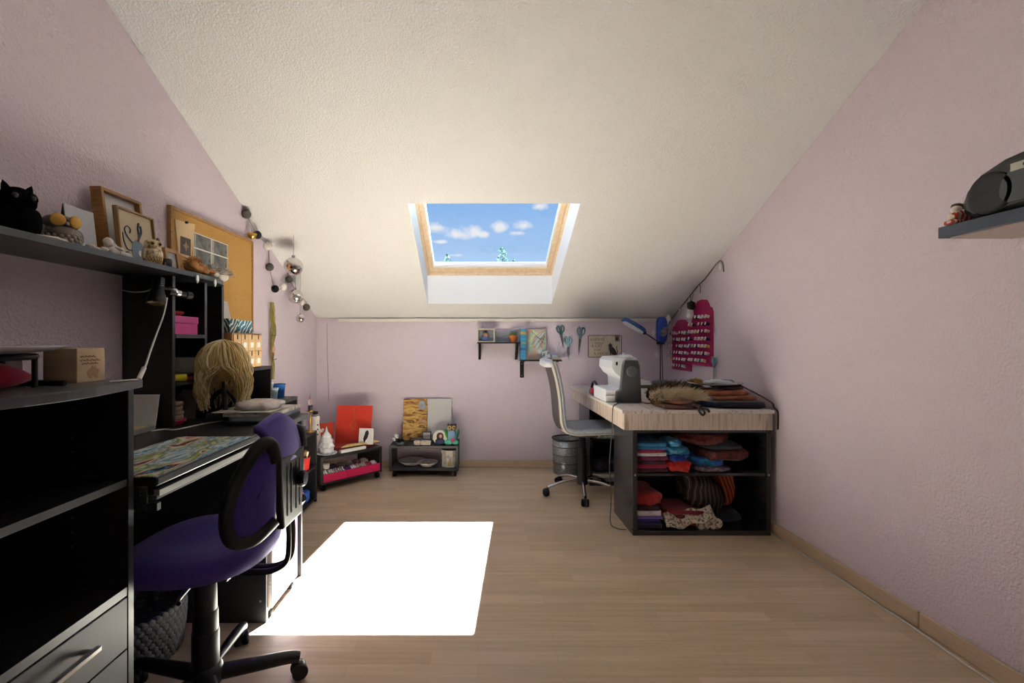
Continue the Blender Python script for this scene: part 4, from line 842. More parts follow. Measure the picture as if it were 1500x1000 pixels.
for z in (.15, .19, .225): MB().sell(s0+Vector((.028, -.03+.0, z)), (.006, .006, .006), 1, n=8, m=6).build('button', fm['k'], sn)
MB().tube([s0+Vector((.02, -.02, .20)), s0+Vector((.05, -.01, .17)), s0+Vector((.06, .0, .19))], .010).build('arm', MATS['felt_cream'], sn)
q_b = [tro_pt(.15, .335), tro_pt(.285, .335), tro_pt(.285, .355), tro_pt(.15, .355)]
MB().hexa([v+Vector((0, 0, TZ)) for v in q_b]+[v+Vector((0, 0, TZ+.195)) for v in q_b]).build('orange_book', pm('orange_red', 'c43d22', .5), None, 'orange-red book standing behind the porcelain tree', 'book', bevel=.002)
# ------------------------------------------------------------------ second trolley
X0, X1, Y0, Y1 = -.748, -.165, 3.968, 4.262
c2 = thing('low_trolley', 'low black wheeled trolley with open shelf at the back wall', 'trolley', (-.456, 4.11, 0))
MB().box(X0, X1, Y0, Y1, TZ-.022, TZ).build('top', M_TRO, c2, bevel=.002); MB().box(X0, X1, Y0, Y1, .055, .077).build('bottom', M_TRO, c2, bevel=.002)
for a in (X0, X1-.02): MB().box(a, a+.02, Y0, Y1-.01, .077, TZ-.022).build('side_panel', M_TRO, c2, bevel=.002)
caster_pair(c2, lambda u, v, z: Vector((u, v, z)), ((X0+.04, Y0+.03), (X1-.03, Y0+.03), (X0+.04, Y1-.05), (X1-.03, Y1-.05)))
def wall_card(name, label, px0, px1, pyt, d_, z0, mat, cat='picture', th=.012, lean=.05):
    a, b = P(px0, 0, d_).x, P(px1, 0, d_).x; z1 = P(0, pyt, d_+lean).z
    return MB().hexa([(a, d_, z0), (b, d_, z0), (b, d_+th, z0), (a, d_+th, z0), (a, d_+lean, z1), (b, d_+lean, z1), (b, d_+lean+th, z1), (a, d_+lean+th, z1)]), (a, b, z1)
bp = thing('bark_picture', 'canvas picture of golden driftwood with a grey pebble', 'picture', (-.55, 4.2, TZ))
mm, (a, b, z1) = wall_card('', '', 590, 625, 584, 4.20, TZ, None)
mm.build('canvas', pm('bark_print', '8a5a22', .5, cols=['2a1808', '8a5a22', 'c08a3c', 'e0b968', '4a2c10', 'c99a4c'], ns=7, stretch=(1, 1, 3.5), lo=.3, hi=.7, dist=1.5, wrot=(0, .25, 0)), bp, bevel=.001)
MB().sell((b-.045, 4.235, z1-.055), (.034, .012, .042), .9).build('pebble', pm('pebble', '8f9298', .5, col2='b5b7ba', ns=30), bp)
MB().sell((b-.03, 4.205, z1-.19), (.024, .008, .016), .9).build('pebble', pm('pebble2', 'b98a6a', .5), bp)
mm, q2 = wall_card('', '', 626, 661, 584, 4.20, TZ, None); mm.build('blank_canvas', pm('canvas_grey', 'c9c8c6', .7), None, 'blank pale canvas leaning on the lilac wall', 'canvas', bevel=.001)
# small square frame
tf = thing('stone_frame', 'small square grey frame with a pale relief', 'picture frame', (-.39, 4.13, TZ))
a, b = P(618, 0, 4.13).x, P(632, 0, 4.13).x; 
def tfx(u, v, w_): return (a+u, 4.12+.02*v/.1-w_, TZ+v)
Wd = b-a
for (u0, u1, v0, v1, nm) in ((0, .012, 0, .092, 'frame_side'), (Wd-.012, Wd, 0, .092, 'frame_side'), (.012, Wd-.012, 0, .012, 'frame_rail'), (.012, Wd-.012, .08, .092, 'frame_rail')):
    MB().hexa([tfx(u0, v0, .012), tfx(u1, v0, .012), tfx(u1, v0, 0), tfx(u0, v0, 0), tfx(u0, v1, .012), tfx(u1, v1, .012), tfx(u1, v1, 0), tfx(u0, v1, 0)]).build(nm, pm('frame_grey', '5b564e', .5), tf, bevel=.001)
MB().hexa([tfx(.012, .012, .006), tfx(Wd-.012, .012, .006), tfx(Wd-.012, .012, 0), tfx(.012, .012, 0), tfx(.012, .08, .006), tfx(Wd-.012, .08, .006), tfx(Wd-.012, .08, 0), tfx(.012, .08, 0)]).build('relief', pm('relief_pale', 'd8d5cc', .7, col2='b3aea2', ns=60), tf)
# blossom bowl on the left
fl_ = thing('blossom_ornament', 'dark spiky wreath with white blossoms and teal loop', 'ornament', (-.68, 4.05, TZ))
m = MB()
for k in range(70):
    a_ = random.random()*6.28; e_ = random.uniform(.1, 1.2); p0 = Vector((-.665, 4.06, TZ+.012)); d_ = Vector((math.cos(a_)*math.cos(e_), math.sin(a_)*math.cos(e_), math.sin(e_)))
    m.cyl(p0+d_*.01, p0+d_*random.uniform(.04, .06), .0022, .0004, n=5)
m.build('spikes', M_BLK, fl_, kind='stuff')
for p in ((-.70, 4.03, TZ+.075), (-.715, 4.02, TZ+.045), (-.69, 4.04, TZ+.065)):
    MB().sell(p, (.016, .016, .014), .8, nz=.35, nf=90, n=12, m=8).build('blossom', M_PORC, fl_)
MB().tube([(-.685, 4.0, TZ+.006), (-.665, 3.985, TZ+.012), (-.64, 3.99, TZ+.02), (-.635, 4.01, TZ+.012), (-.66, 4.02, TZ+.005)], .005, 8, True).build('teal_loop', pm('teal_cord', '2f7f88', .5), fl_)
MB().sell((-.645, 4.0, TZ+.014), (.016, .014, .012), .9).build('bead', pm('bead_red', 'b06a5c', .4), fl_)
MB().sell((-.50, 4.14, TZ+.016), (.10, .06, .016), .8, nz=.2, nf=12, n=26, m=10).build('grey_pouch', pm('grey_pouch', '46474a', .7), None, 'flat grey pouch lying before the driftwood picture', 'pouch')
MB().tube([(-.40, 4.13, TZ+.01), (-.405, 4.115, TZ+.03), (-.41, 4.10, TZ+.045)], .004).build('easel_peg', M_BLK, None, 'small black peg beside the square grey frame', 'peg') if False else None
wd = thing('wood_piece', 'pair of pale carved wooden blocks on the trolley top', 'ornament', (-.43, 4.0, TZ))
for (xa, xb, za) in ((-.545, -.488, .034), (-.487, -.40, .036)): MB().sell(((xa+xb)/2, 4.012, TZ+za/2), ((xb-xa)/2, .022, za/2), .35, nz=.06, nf=40, n=22, m=10).build('block', pm('pale_carved', 'd8cdb8', .6, col2='b9a88a', ns=60, lo=.5, hi=.7), wd)
bu = thing('round_plaque', 'round plaque of a brown-haired figure in blue with white halo', 'ornament', (-.31, 4.02, TZ))
cc = Vector((-.322, 4.022, TZ+.060))
MB().lathe([(.058, -.006), (.062, 0), (.058, .006), (0, .006)], cc, 28, ax=(0, -1, .12)).build('halo', M_CREAM, bu)
MB().sell(cc+Vector((0, -.010, .010)), (.030, .008, .034), .9).build('hair', pm('auburn', '5a2a1c', .6), bu); MB().sell(cc+Vector((.006, -.016, .014)), (.013, .006, .017), 1).build('face', pm('skin', 'd9ab92', .5), bu)
MB().sell(cc+Vector((0, -.012, -.033)), (.040, .012, .028), .8).build('robe', pm('navy', '1d2f55', .6), bu)
ow = thing('plush_owl', 'green and turquoise plush owl with a pink flower', 'plush toy', (-.21, 4.02, TZ))
cc = Vector((-.222, 4.035, TZ))
MB().sell(cc+Vector((0, 0, .065)), (.040, .028, .065), .85).build('body', pm('owl_blue', '86a9c9', .9), ow)
MB().sell(cc+Vector((0, 0, .145)), (.040, .030, .026), .8).build('head', pm('owl_brown', '4a3b2c', .9), ow)
for sg in (-1, 1):
    MB().lathe([(.017, 0), (.017, .004), (.013, .007), (0, .008)], cc+Vector((.019*sg, -.029, .147)), 18, ax=(0, -1, 0)).build('eye_ring', pm('owl_gold', 'c0a25a', .5), ow); MB().sell(cc+Vector((.019*sg, -.038, .147)), (.007, .004, .008), 1, n=10, m=8).build('eye', M_BLK, ow)
    MB().sell(cc+Vector((.046*sg, 0, .08)), (.013, .022, .05), .9, R=Euler((0, .25*sg, 0)).to_matrix()).build('wing', pm('owl_green', '3f9a3f', .9) if sg < 0 else pm('owl_green2', '2f7a62', .9), ow)
    MB().lathe([(.012, 0), (.005, .012), (0, .02)], cc+Vector((.03*sg, 0, .163)), 10).build('ear_tuft', MATS['owl_brown'], ow)
MB().sell(cc+Vector((-.03, -.03, .022)), (.034, .022, .022), .9).build('foot', pm('owl_mint', '57bfa0', .9), ow); MB().sell(cc+Vector((.03, -.03, .020)), (.03, .02, .02), .9).build('foot', pm('owl_mint2', '4fae96', .9), ow)
fl2 = MB(); 
for k in range(5): fl2.sell(cc+Vector((.012+.013*math.cos(k*1.257), -.042, .04+.013*math.sin(k*1.257))), (.010, .005, .010), 1, n=8, m=6)
fl2.build('flower', pm('flower_pink', 'd8667e', .8), ow)
for k, (x, y, r, l) in enumerate(((-.575, 4.10, .118, 'larger grey plate on the open shelf of the low trolley'), (-.435, 4.05, .090, 'smaller plate with dark motif on the trolley shelf'))):
    MB().lathe([(r*.55, 0), (r*.62, .006), (r, .034), (r*1.0, .038), (r*.93, .034), (r*.6, .013), (0, .012)], (x, y, .077), 36).build('plate', pm('plate%d' % k, ('c9c4c0', 'e6e0d8')[k], .3, col2=('8f8884', '6a625c')[k], ns=28, lo=.6, hi=.66), None, l, 'plate')
ob = thing('octagon_box', 'octagonal cream box with bird print on the trolley shelf', 'box', (-.235, 4.05, .077))
cc = (-.242, 4.055, .077)
o1 = MB(Matrix.Translation(cc) @ Matrix.Rotation(math.pi/8, 4, 'Z')).lathe([(.070, 0), (.070, .125)], (0, 0, 0), 8, smooth=False).build('body', pm('box_print', 'd8d2c2', .5, col2='9aa69e', ns=22, lo=.5, hi=.65), ob)
MB(Matrix.Translation(cc) @ Matrix.Rotation(math.pi/8, 4, 'Z')).lathe([(.076, .112), (.076, .142), (.068, .146), (0, .146)], (0, 0, 0), 8, smooth=False).build('lid', pm('box_lid', 'cfc9b8', .5), ob)
MB().prism([(-.255, .09), (-.225, .09), (-.222, .11), (-.232, .125), (-.228, .145), (-.238, .15), (-.245, .13), (-.258, .115)], XZ, 3.9895, 3.9885).build('bird_motif', pm('motif_gold', 'b89a6a', .6), o1)
# ------------------------------------------------------------------ back wall
MB().tube([(P(479, 0, YB).x, YB-.004, ZK-.05), (P(480, 0, YB).x, YB-.004, .9), (P(482, 0, YB).x, YB-.004, .60)], .0035, 6).build('wall_cable', pm('lilac_cable', 'b9a8b2', .6), None, 'thin painted cable running down the back wall', 'cable')
def bracket_shelf(name, label, px0, px1, py, dep, style):
    a, b = P(px0, 0, YB-.08).x, P(px1, 0, YB-.08).x; z = P(0, py, YB-.12).z
    t_ = thing(name, label, 'shelf', ((a+b)/2, YB-dep/2, z))
    MB().box(a, b, YB-dep, YB-.001, z-.012, z).build('board', M_BLACK, t_, bevel=.001)
    for xx in (a+.022, b-.045 if style else b-.03):
        if style == 0:
            MB().prism([(YB-.001, z-.012), (YB-dep+.01, z-.012), (YB-dep+.01, z-.02), (YB-.014, z-.15), (YB-.001, z-.16)], YZ, xx-.011, xx+.011).build('bracket', M_BLK, t_, bevel=.001)
        else:
            br = MB().box(xx-.018, xx+.018, YB-.007, YB-.001, z-.165, z-.012).build('bracket', M_BLK, t_, bevel=.001)
            MB().box(xx-.018, xx+.018, YB-dep+.02, YB-.007, z-.018, z-.012).build('bracket_arm', M_BLK, t_)
            for zz in (z-.04, z-.145): MB().cyl((xx, YB-.007, zz), (xx, YB-.009, zz), .005, n=8).build('screw', M_STEEL, br)
    return a, b, z
a, b, z = bracket_shelf('bracket_shelf', 'small black shelf with tapered brackets holding a cactus pot', 699, 762, 501, .13, 0)
sbx = thing('shadow_box', 'pale shadow-box frame with a blue figure on the bracket shelf', 'picture frame', (a+.07, YB-.08, z))
xa, xb, zb = a, a+.155, z+.118
for (u0, u1, v0, v1, nm) in ((xa, xa+.010, z, zb, 'frame_side'), (xb-.010, xb, z, zb, 'frame_side'), (xa+.01, xb-.01, z, z+.010, 'frame_rail'), (xa+.01, xb-.01, zb-.010, zb, 'frame_rail')): MB().box(u0, u1, YB-.12, YB-.07, v0, v1).build(nm, pm('pale_pine', 'd9c9a5', .5), sbx, bevel=.001)
MB().box(xa+.01, xb-.01, YB-.075, YB-.07, z+.01, zb-.01).build('back', pm('slate_back', '7d8390', .6), sbx)
MB().sell((xa+.07, YB-.095, z+.032), (.036, .016, .022), .8, nz=.2, nf=50).build('blue_cloth', pm('toy_blue', '4a5f8e', .8), sbx)
MB().sell((xa+.075, YB-.10, z+.062), (.022, .012, .018), .9, nz=.2, nf=60).build('brown_figure', pm('toy_brown', 'a87a5c', .7), sbx); MB().sell((xa+.06, YB-.10, z+.085), (.011, .010, .012), 1).build('head', pm('toy_dark', '54404a', .7), sbx)
MB().box(xb+.006, b-.02, YB-.035, YB-.028, z, z+.098).build('grey_plaque', pm('plaque_grey', '9a9a9c', .6, col2='85868a', ns=12, stretch=(1, 1, 12)), None, 'grey wooden plaque leaning behind the cactus pot', 'plaque')
cp = thing('cactus_pot', 'orange clay pot with green cactus on the bracket shelf', 'plant', (b-.065, YB-.085, z))
MB().lathe([(.022, 0), (.030, .045), (.036, .046), (.037, .062), (.032, .062), (.028, .05), (0, .05)], (b-.065, YB-.085, z), 22).build('pot', pm('clay', 'c56a2c', .7), cp)
m = MB()
for k in range(9): m.sell((b-.065+.018*math.cos(k*.7), YB-.085+.018*math.sin(k*.7), z+.068), (.012, .012, .016), .9, n=10, m=6)
m.build('cactus', pm('cactus_green', '4c8a3c', .7, bump=.5, bs=300), cp)
a, b, z = bracket_shelf('flat_shelf', 'small black shelf on straight iron brackets with colourful boxes', 762, 822, 527, .13, 1)
bx_ = thing('paint_box', 'tall colourful painted box with rainbow spine', 'box', (a+.03, YB-.07, z))
MB().box(a, a+.048, YB-.12, YB-.02, z, z+.275).build('spine', pm('rainbow', 'd9c23c', .4, cols=['7a2f55', '3a5a9c', '4aa0c9', '2f86a8', 'e0c040', 'd88a3c'], ns=5, lo=.3, hi=.7, stretch=(.3, .3, 3)), bx_)
MB().box(a+.048, a+.235, YB-.045, YB-.02, z, z+.270).build('cover', pm('painted_cover', 'c9d2b0', .5, cols=['e6dfb0', '9fc3b4', 'd9a98a', 'b9d0d6', 'dfe3d0', '6f8ea0'], ns=6, lo=.32, hi=.68, dist=1), bx_)
for k in range(4): MB().tube([(a+.10+.03*k, YB-.047, z+.26-.05*k), (a+.225, YB-.047, z+.14+.035*k)], .0018, 5, sub=1).build('painted_line', pm('ink_line', '4f5f60', .7), bx_)
for k in range(3): MB().tube([(a+.10+.03*k, YB-.047, z+.13-.02*k), (a+.225, YB-.047, z+.265-.03*k)], .0018, 5, sub=1).build('painted_line', MATS['ink_line'], bx_)
MB().hexa([(a+.20, YB-.11, z), (a+.27, YB-.11, z), (a+.27, YB-.10, z), (a+.20, YB-.10, z), (a+.19, YB-.07, z+.075), (a+.255, YB-.07, z+.085), (a+.255, YB-.06, z+.085), (a+.19, YB-.06, z+.075)]).build('small_picture', pm('bw_print', 'b8bcbc', .5, col2='4a5258', ns=40, lo=.5, hi=.6), None, 'small grey picture leaning on the painted box', 'picture')
MB().box(a+.275, b-.015, YB-.10, YB-.03, z, z+.022).build('cream_box', pm('cream_box', 'd9c9a6', .6), None, 'flat cream box on the straight-bracket shelf', 'box', bevel=.002)
MB().box(a+.28, b-.04, YB-.09, YB-.04, z+.022, z+.045).build('blue_box', pm('pale_blue_box', 'a9bccb', .6), None, 'pale blue packet on the flat cream box', 'box', bevel=.002)
def scissors(loc, h, tilt, mat, blade, label, normal='y', group=None):
    """hanging scissors; blades down"""
    if normal == 'y': M_ = Matrix.Translation(loc) @ Matrix.Rotation(tilt, 4, 'Y')
    else: M_ = Matrix.Translation(loc) @ Matrix.Rotation(-math.pi/2, 4, 'Z') @ Matrix.Rotation(tilt, 4, 'Y')
    t_ = thing('scissors', label, 'scissors', loc, group)
    for sg in (-1, 1):
        MB(M_).prism([(0.001*sg, -h*.02), (.011*sg, -h*.05), (.009*sg, -h*.3), (.001*sg, -h*.62)], lambda u, v, w_: (u, w_, v), -.0025 if sg < 0 else 0, 0 if sg < 0 else .0025).build('blade', blade, t_)
        MB(M_).tube([(.003*sg, 0, -h*.03), (.012*sg, 0, h*.08), (.030*sg, 0, h*.16), (.034*sg, 0, h*.30), (.020*sg, 0, h*.38), (.008*sg, 0, h*.30), (.006*sg, 0, h*.14)], .006, 8, True, 4).build('handle', mat, t_)
    MB(M_).cyl((0, -.004, -h*.04), (0, .006, -h*.04), .005, n=10).build('pivot', M_STEEL, t_)
M_BL = pm('grey_blade', '6a6460', .35, .7); M_BL2 = pm('pale_blade', '8f9ba0', .35, .6)
yw = YB-.012
for (px_, pyt, pyb, tl, ml, bl, lab) in ((822, 477, 511, -.16, pm('sea_green', '4d7f78', .4), M_BL, 'scissors with dark green handles hanging highest on the back wall'), (832, 493, 528, -.05, pm('aqua', '88b3bd', .4), M_BL2, 'scissors with light aqua handles and pale blades on back wall'), (850, 479, 520, .10, pm('slate_teal', '5f808c', .4), M_BL, 'long scissors with slate handles beside the cat sign')):
    h_ = (pyb-pyt)*yw/F; p = P(px_, pyt+(pyb-pyt)*.38, yw); scissors(p, h_, tl, ml, bl, lab)
# cat sign
sg_ = thing('cat_sign', 'cream metal sign with black cat silhouette and lettering', 'sign', P(886, 524, YB))
xa, xb = P(861.5, 0, YB).x, P(910, 0, YB).x; za, zb = P(0, 523, YB).z, P(0, 491, YB).z
MB().box(xa, xb, YB-.006, YB-.001, za, zb).build('plate', pm('sign_cream', 'd3c7b4', .5, col2='bfb09a', ns=9), sg_, bevel=.001)
rim = pm('sign_rim', '4a3038', .5)
MB().tube([(xa, YB-.006, za+.006), (xa+.006, YB-.006, za), (xb-.006, YB-.006, za), (xb, YB-.006, za+.006), (xb, YB-.006, zb-.006), (xb-.006, YB-.006, zb), (xa+.006, YB-.006, zb), (xa, YB-.006, zb-.006)], .003, 6, True, 1).build('rim', rim, sg_)
S_ = (xb-xa)/1060.0     # crop pixels to metres
sx = lambda q: xa+(q-40)*S_; sz = lambda q: zb-(q-140)*S_
ink = pm('sign_ink', '2a1e1c', .6); ink2 = pm('sign_text', '6f6558', .6)
cat = [(740,375),(765,415),(790,435),(795,470),(780,500),(830,530),(890,590),(930,660),(940,735),(955,760),(900,765),(800,765),(790,720),(770,700),(755,740),(765,768),(715,768),(735,740),(735,680),(712,600),(712,540),(735,510),(695,500),(683,455),(715,425)]
MB().prism([(sx(u), sz(v)) for u, v in cat][::-1], XZ, YB-.0075, YB-.006).build('cat_silhouette', ink, sg_)
MB().tube([(sx(u), YB-.007, sz(v)) for u, v in ((935,750),(965,700),(970,640),(950,580),(935,530),(950,500),(970,492))], .0032, 6).build('cat_tail', ink, sg_)
MB().box(sx(892), sx(1040), YB-.007, YB-.006, sz(335), sz(150)).build('stamp', pm('stamp_grey', '77705f', .6), sg_)
MB().sell((sx(960), YB-.0072, sz(250)), (.010, .0006, .012), .9).build('stamp_motif', ink, sg_)
for r_ in (95, 62): MB().tube([(sx(560+r_*math.cos(t)), YB-.0068, sz(275+r_*math.sin(t))) for t in [2*math.pi*i/18 for i in range(18)]], .0008, 5, True, 2).build('postmark', ink2, sg_)
for body, qx, qy, hh, shr in (('A HOUSE', 95, 315, 110, 0), ('without', 230, 412, 85, .35), ('A CAT', 140, 520, 110, 0), ('is just', 215, 625, 85, .35), ('A HOUSE', 215, 765, 110, 0)):
    text_mb(body, hh*S_*1.15, lambda u, v, w_, qx=qx, qy=qy: (sx(qx)+u*.92, YB-.0066-w_, sz(qy)+v), .0004, shear=shr).build('lettering', ink2, sg_)
# ------------------------------------------------------------------ sewing table
TT = .745; TX0, TX1, TY0 = .842, 1.733, 2.745
M_PLANK_SKYLIT = pm('whitewashed_wood_skylit', 'cdbfb2', .5, cols=['a3978d', 'cbc2b9', 'dfd9d2', 'd5ccc3', 'b0a49a'], ns=5, stretch=(7, .5, 7), lo=.3, hi=.7, detail=7, dist=.6, coord='World')  # skylight on the tabletop is put into these paler, greyer wood colours
M_PLANKV = pm('whitewashed_wood_upright', 'cdbfb2', .5, cols=['98867a', 'c0ae9f', 'd6c8ba', 'c9b8a8', '9f8d7f'], ns=5, stretch=(8, 8, .5), lo=.3, hi=.7, detail=7, dist=.6, coord='World')
sw = thing('sewing_table', 'whitewashed wood sewing table with deep apron on black shelf units', 'table', (1.29, 3.5, 0))
MB().box(TX0, TX1, TY0, YB-.004, TT-.020, TT).build('tabletop', M_PLANK_SKYLIT, sw, bevel=.002)
MB().box(TX0+.014, TX1-.008, TY0+.012, TY0+.030, TT-.118, TT-.022).build('apron_front', M_PLANKV, sw, bevel=.0015)
MB().box(TX0+.014, TX0+.032, TY0+.031, YB-.006, TT-.118, TT-.022).build('apron_side', M_PLANKV, sw, bevel=.0015)
def kallax(name, x0, x1, y0, y1, z1, label):
    t_ = thing(name, label, 'shelf unit', ((x0+x1)/2, (y0+y1)/2, 0)); w_ = .026
    for a in (x0, x1-w_): MB().box(a, a+w_, y0, y1, 0, z1).build('side_panel', M_BLACKG, t_, bevel=.0012)
    for z in (0, z1-.02): MB().box(x0+w_, x1-w_, y0+.001, y1, z, z+(.03 if z == 0 else .02)).build('board', M_BLACKG, t_, bevel=.001)
    MB().box(x0+w_, x1-w_, y1-.006, y1, .03, z1-.02).build('back_panel', M_BLACK, t_)
    MB().box(x0+w_, x1-w_, y0+.008, y1-.006, .350, .366).build('shelf', M_BLACKG, t_, bevel=.001)
    for a in (x0, x1-w_): MB().cyl((a+.013, y0-.001, .358), (a+.013, y0+.002, .358), .006, n=12).build('shelf_pin', M_CHROME, t_)
    return t_
KX0, KX1, KY0, KY1, KZ = .915, 1.730, 2.780, 3.165, TT-.118
kallax('cube_unit', KX0, KX1, KY0, KY1, KZ, 'glossy black two-tier shelf unit full of fabric under the table front')
kallax('rear_unit', .885, 1.70, 3.74, 4.12, KZ, 'glossy black shelf unit under the table against the back wall')
# folded fabrics
def cloth(x0, x1, y0, y1, z0, z1, col, label, col2=None, e=.35, nz=.05, nf=14, seed=0, cat='fabric', group=None, name='folded_fabric', tex='NOISE', ns=30, n=44, m=16, R=None, rough=.85):
    mt = pm('cloth_'+label.replace(' ', '_')[:40], col, rough, col2=col2, ns=ns, tex=tex, lo=.45, hi=.6, sheen=.2, bump=.45, bs=45, dist=1 if tex == 'WAVE' else 0)
    return MB().sell(((x0+x1)/2, (y0+y1)/2, (z0+z1)/2), ((x1-x0)/2, (y1-y0)/2, (z1-z0)/2), e, nz=nz, nf=nf, seed=seed, n=n, m=m, R=R).build(name, mt, None, label, cat, group)
xk = KX0+.028; S1 = .366; S0 = .030
yk0, yk1 = KY0+.02, KY1-.05
G1 = 'folded fabrics on the upper tier'
def fold_stack(x0, x1, z0, items, group, y0=None, y1=None):
    z = z0
    for i, (h_, col, col2, lab) in enumerate(items):
        cloth(x0+.004*(i % 2), x1-.008*((i*7) % 3), (y0 or yk0)+.004*(i % 3), y1 or yk1, z, z+h_+.003, col, lab, col2, e=.22, nz=.04, nf=22, seed=i+int(x0*10), group=group); z += h_
fold_stack(xk, xk+.20, S1, [(.022, '4a1522', '2d0d16', 'dark wine folded fabric at the bottom of the left stack'), (.024, 'a31f3a', '7d1730', 'crimson folded fabric above the wine one'), (.026, '3c1630', '5a2048', 'dark plum folded fabric in the left stack'), (.022, '7d2150', '5d1a3f', 'magenta purple folded fabric in the left stack'), (.020, 'd9d3d3', 'b9b0b4', 'white folded fabric among the reds'), (.020, 'b02a3c', '7f1f30', 'red folded fabric under the blue ones'), (.018, '2f79b5', '1f5c94', 'medium blue folded fabric near the stack top'), (.018, '3c93cc', '2a78b0', 'sky blue folded fabric topmost of the left stack')], G1)
cloth(xk+.17, xk+.34, yk0-.01, yk1, S1, S1+.065, 'd2301f', 'bright orange-red bunched fabric on the upper tier', 'b02418', e=.6, nz=.32, nf=26, seed=3, group=G1)
cloth(xk+.185, xk+.33, yk0, yk1, S1+.060, S1+.105, '1c3f9c', 'royal blue bunched fabric above the orange one', '2a56b8', e=.6, nz=.2, nf=24, seed=4, group=G1)
cloth(xk+.165, xk+.345, yk0-.005, yk1, S1+.095, S1+.150, '3aa3c8', 'shiny turquoise satin bunch on the upper tier', '1d6f98', e=.7, nz=.3, nf=22, seed=5, group=G1, rough=.35)
cloth(xk+.19, xk+.27, yk0-.005, yk0+.16, S1+.140, S1+.195, '2b86b8', 'knotted blue satin tip under the apron', '60c0dc', e=.8, nz=.35, nf=30, seed=6, group=G1, rough=.35)
cloth(xk+.36, xk+.58, yk0, yk1, S1, S1+.03, '5a4a58', 'grey-violet patterned fabric flat on the glass shelf', 'a89aa2', e=.4, nz=.1, seed=7, group=G1)
cloth(xk+.35, xk+.55, yk0+.02, yk1, S1+.024, S1+.085, '2c63c0', 'cobalt blue fabric under the rust knit', '1c9ac0', e=.6, nz=.26, nf=22, seed=8, group=G1)
cloth(xk+.40, xk+.70, yk0+.0, yk1, S1+.060, S1+.135, '6e2f26', 'rust brown knitted fabric on the upper tier', '3d1a17', e=.6, nz=.2, nf=18, seed=9, group=G1, ns=60)
cloth(xk+.42, xk+.66, yk0+.01, yk1, S1+.128, S1+.16, '2a2e33', 'charcoal knit layer between the rust knits', '3d4148', e=.5, nz=.1, nf=16, seed=10, group=G1)
cloth(xk+.30, xk+.60, yk0+.03, yk1, S1+.150, S1+.225, '7e3a2c', 'rust orange knit pushed up under the apron', '4d211b', e=.7, nz=.26, nf=14, seed=11, group=G1, ns=70)
G2 = 'folded fabrics on the lower tier'
fold_stack(xk, xk+.165, S0, [(.020, '1f1d24', None, 'black folded fabric at the cabinet bottom'), (.020, '33285c', None, 'indigo folded fabric in the lower stack'), (.018, '4a3c86', None, 'violet folded fabric in the lower stack'), (.016, '6d5fa8', None, 'lavender folded fabric in the lower stack'), (.030, 'cfc9cf', 'b5aeb8', 'white folded fabric in the lower stack'), (.022, '3a1620', None, 'dark wine folded fabric in the lower stack')], G2)
cloth(xk, xk+.175, yk0, yk1, S0+.125, S0+.205, 'b02a22', 'red fabric wedge topmost of the lower stack', '8a1f1a', e=.45, nz=.2, nf=14, seed=14, group=G2)
cloth(xk+.18, xk+.43, yk0+.01, yk1, S0, S0+.085, '3a2030', 'dark patterned fabric with orange motifs on the lower tier', 'a83a22', e=.5, nz=.12, nf=14, seed=15, group=G2, ns=18)
cloth(xk+.19, xk+.44, yk0+.01, yk1-.05, S0+.082, S0+.102, '8e1f2e', 'thin crimson fold above the dark patterned fabric', None, e=.4, nz=.1, seed=16, group=G2)
def drape(u, v):
    x = xk+.175+.28*u; y = yk0-.012-.012*math.sin(u*9)*(1-v); z = S0+.012+.075*(u*.9+.05)*1.0+(.065*v)*(1-.35*u)+.008*math.sin(u*14)-.055*math.sin(u*math.pi)*(1-v)*.5
    return (x, y+.05*v, max(S0+.006, z))
MB().grid(drape, 30, 8).build('lace_trim', pm('lace', 'cbbfac', .8, col2='6d5f52', ns=70, lo=.5, hi=.58), None, 'cream crocheted lace draped over the dark fabric', 'lace', solid=.008)
for i, (xx, zz) in enumerate(((.40, .028), (.47, .032), (.435, .055))):
    m = MB()
    for k in range(3): m.tube([(xk+xx+.035*math.cos(t)*(1-.28*k), yk0+.005+.002*k, S0+zz-.0+.026*math.sin(t)*(1-.28*k)) for t in [2*math.pi*j/14 for j in range(14)]], .009, 6, True, 2)
    m.cyl((xk+xx, yk0+.0, S0+zz), (xk+xx, yk0+.10, S0+zz), .03, n=16)
    m.build('lace_roll', MATS['lace'], None, ('left rolled lace band beside the drape', 'right rolled lace band under the striped knit', 'upper rolled lace band resting on the other two')[i], 'lace', 'rolled lace bands', kind=None)
M_STR = pm('striped_knit', '2b2524', .9, cols=['121112', '3f3a38', '171314', '7a7069', '251513', '5e2c1f', '151213'], ns=5.5, tex='WAVE', lo=.1, hi=.9, dist=3, detail=2)
MB().sell((xk+.46, KY0+.18, S0+.175), (.155, .12, .105), .8, nz=.25, nf=9, n=32, m=20, R=Euler((0, .5, 0)).to_matrix()).build('striped_knit', M_STR, None, 'bundled black, grey and brown striped knit on lower tier', 'fabric')
MB().sell((xk+.62, KY0+.22, S0+.20), (.06, .06, .115), .8, nz=.12, nf=14, n=24, m=20).build('rust_yarn', pm('rust_yarn', '8a3a22', .9, col2='d07448', ns=14, tex='WAVE', lo=.55, hi=.75, dist=2, wrot=(0, .3, 0)), None, 'skein of rust orange yarn hanging in the lower tier', 'yarn')
cloth(xk+.47, xk+.70, KY0+.12, yk1, S0, S0+.05, '1d2a3c', 'navy cloth beneath the rust orange skein', None, e=.5, nz=.12, seed=22, group=G2)
MB().cyl((xk+.62, KY0+.22, S0+.30), (xk+.62, KY0+.22, .352), .003, n=6).build('yarn_tie', pm('rust_yarn', ''), None, 'short tie of the rust skein under the shelf', 'yarn') if False else None
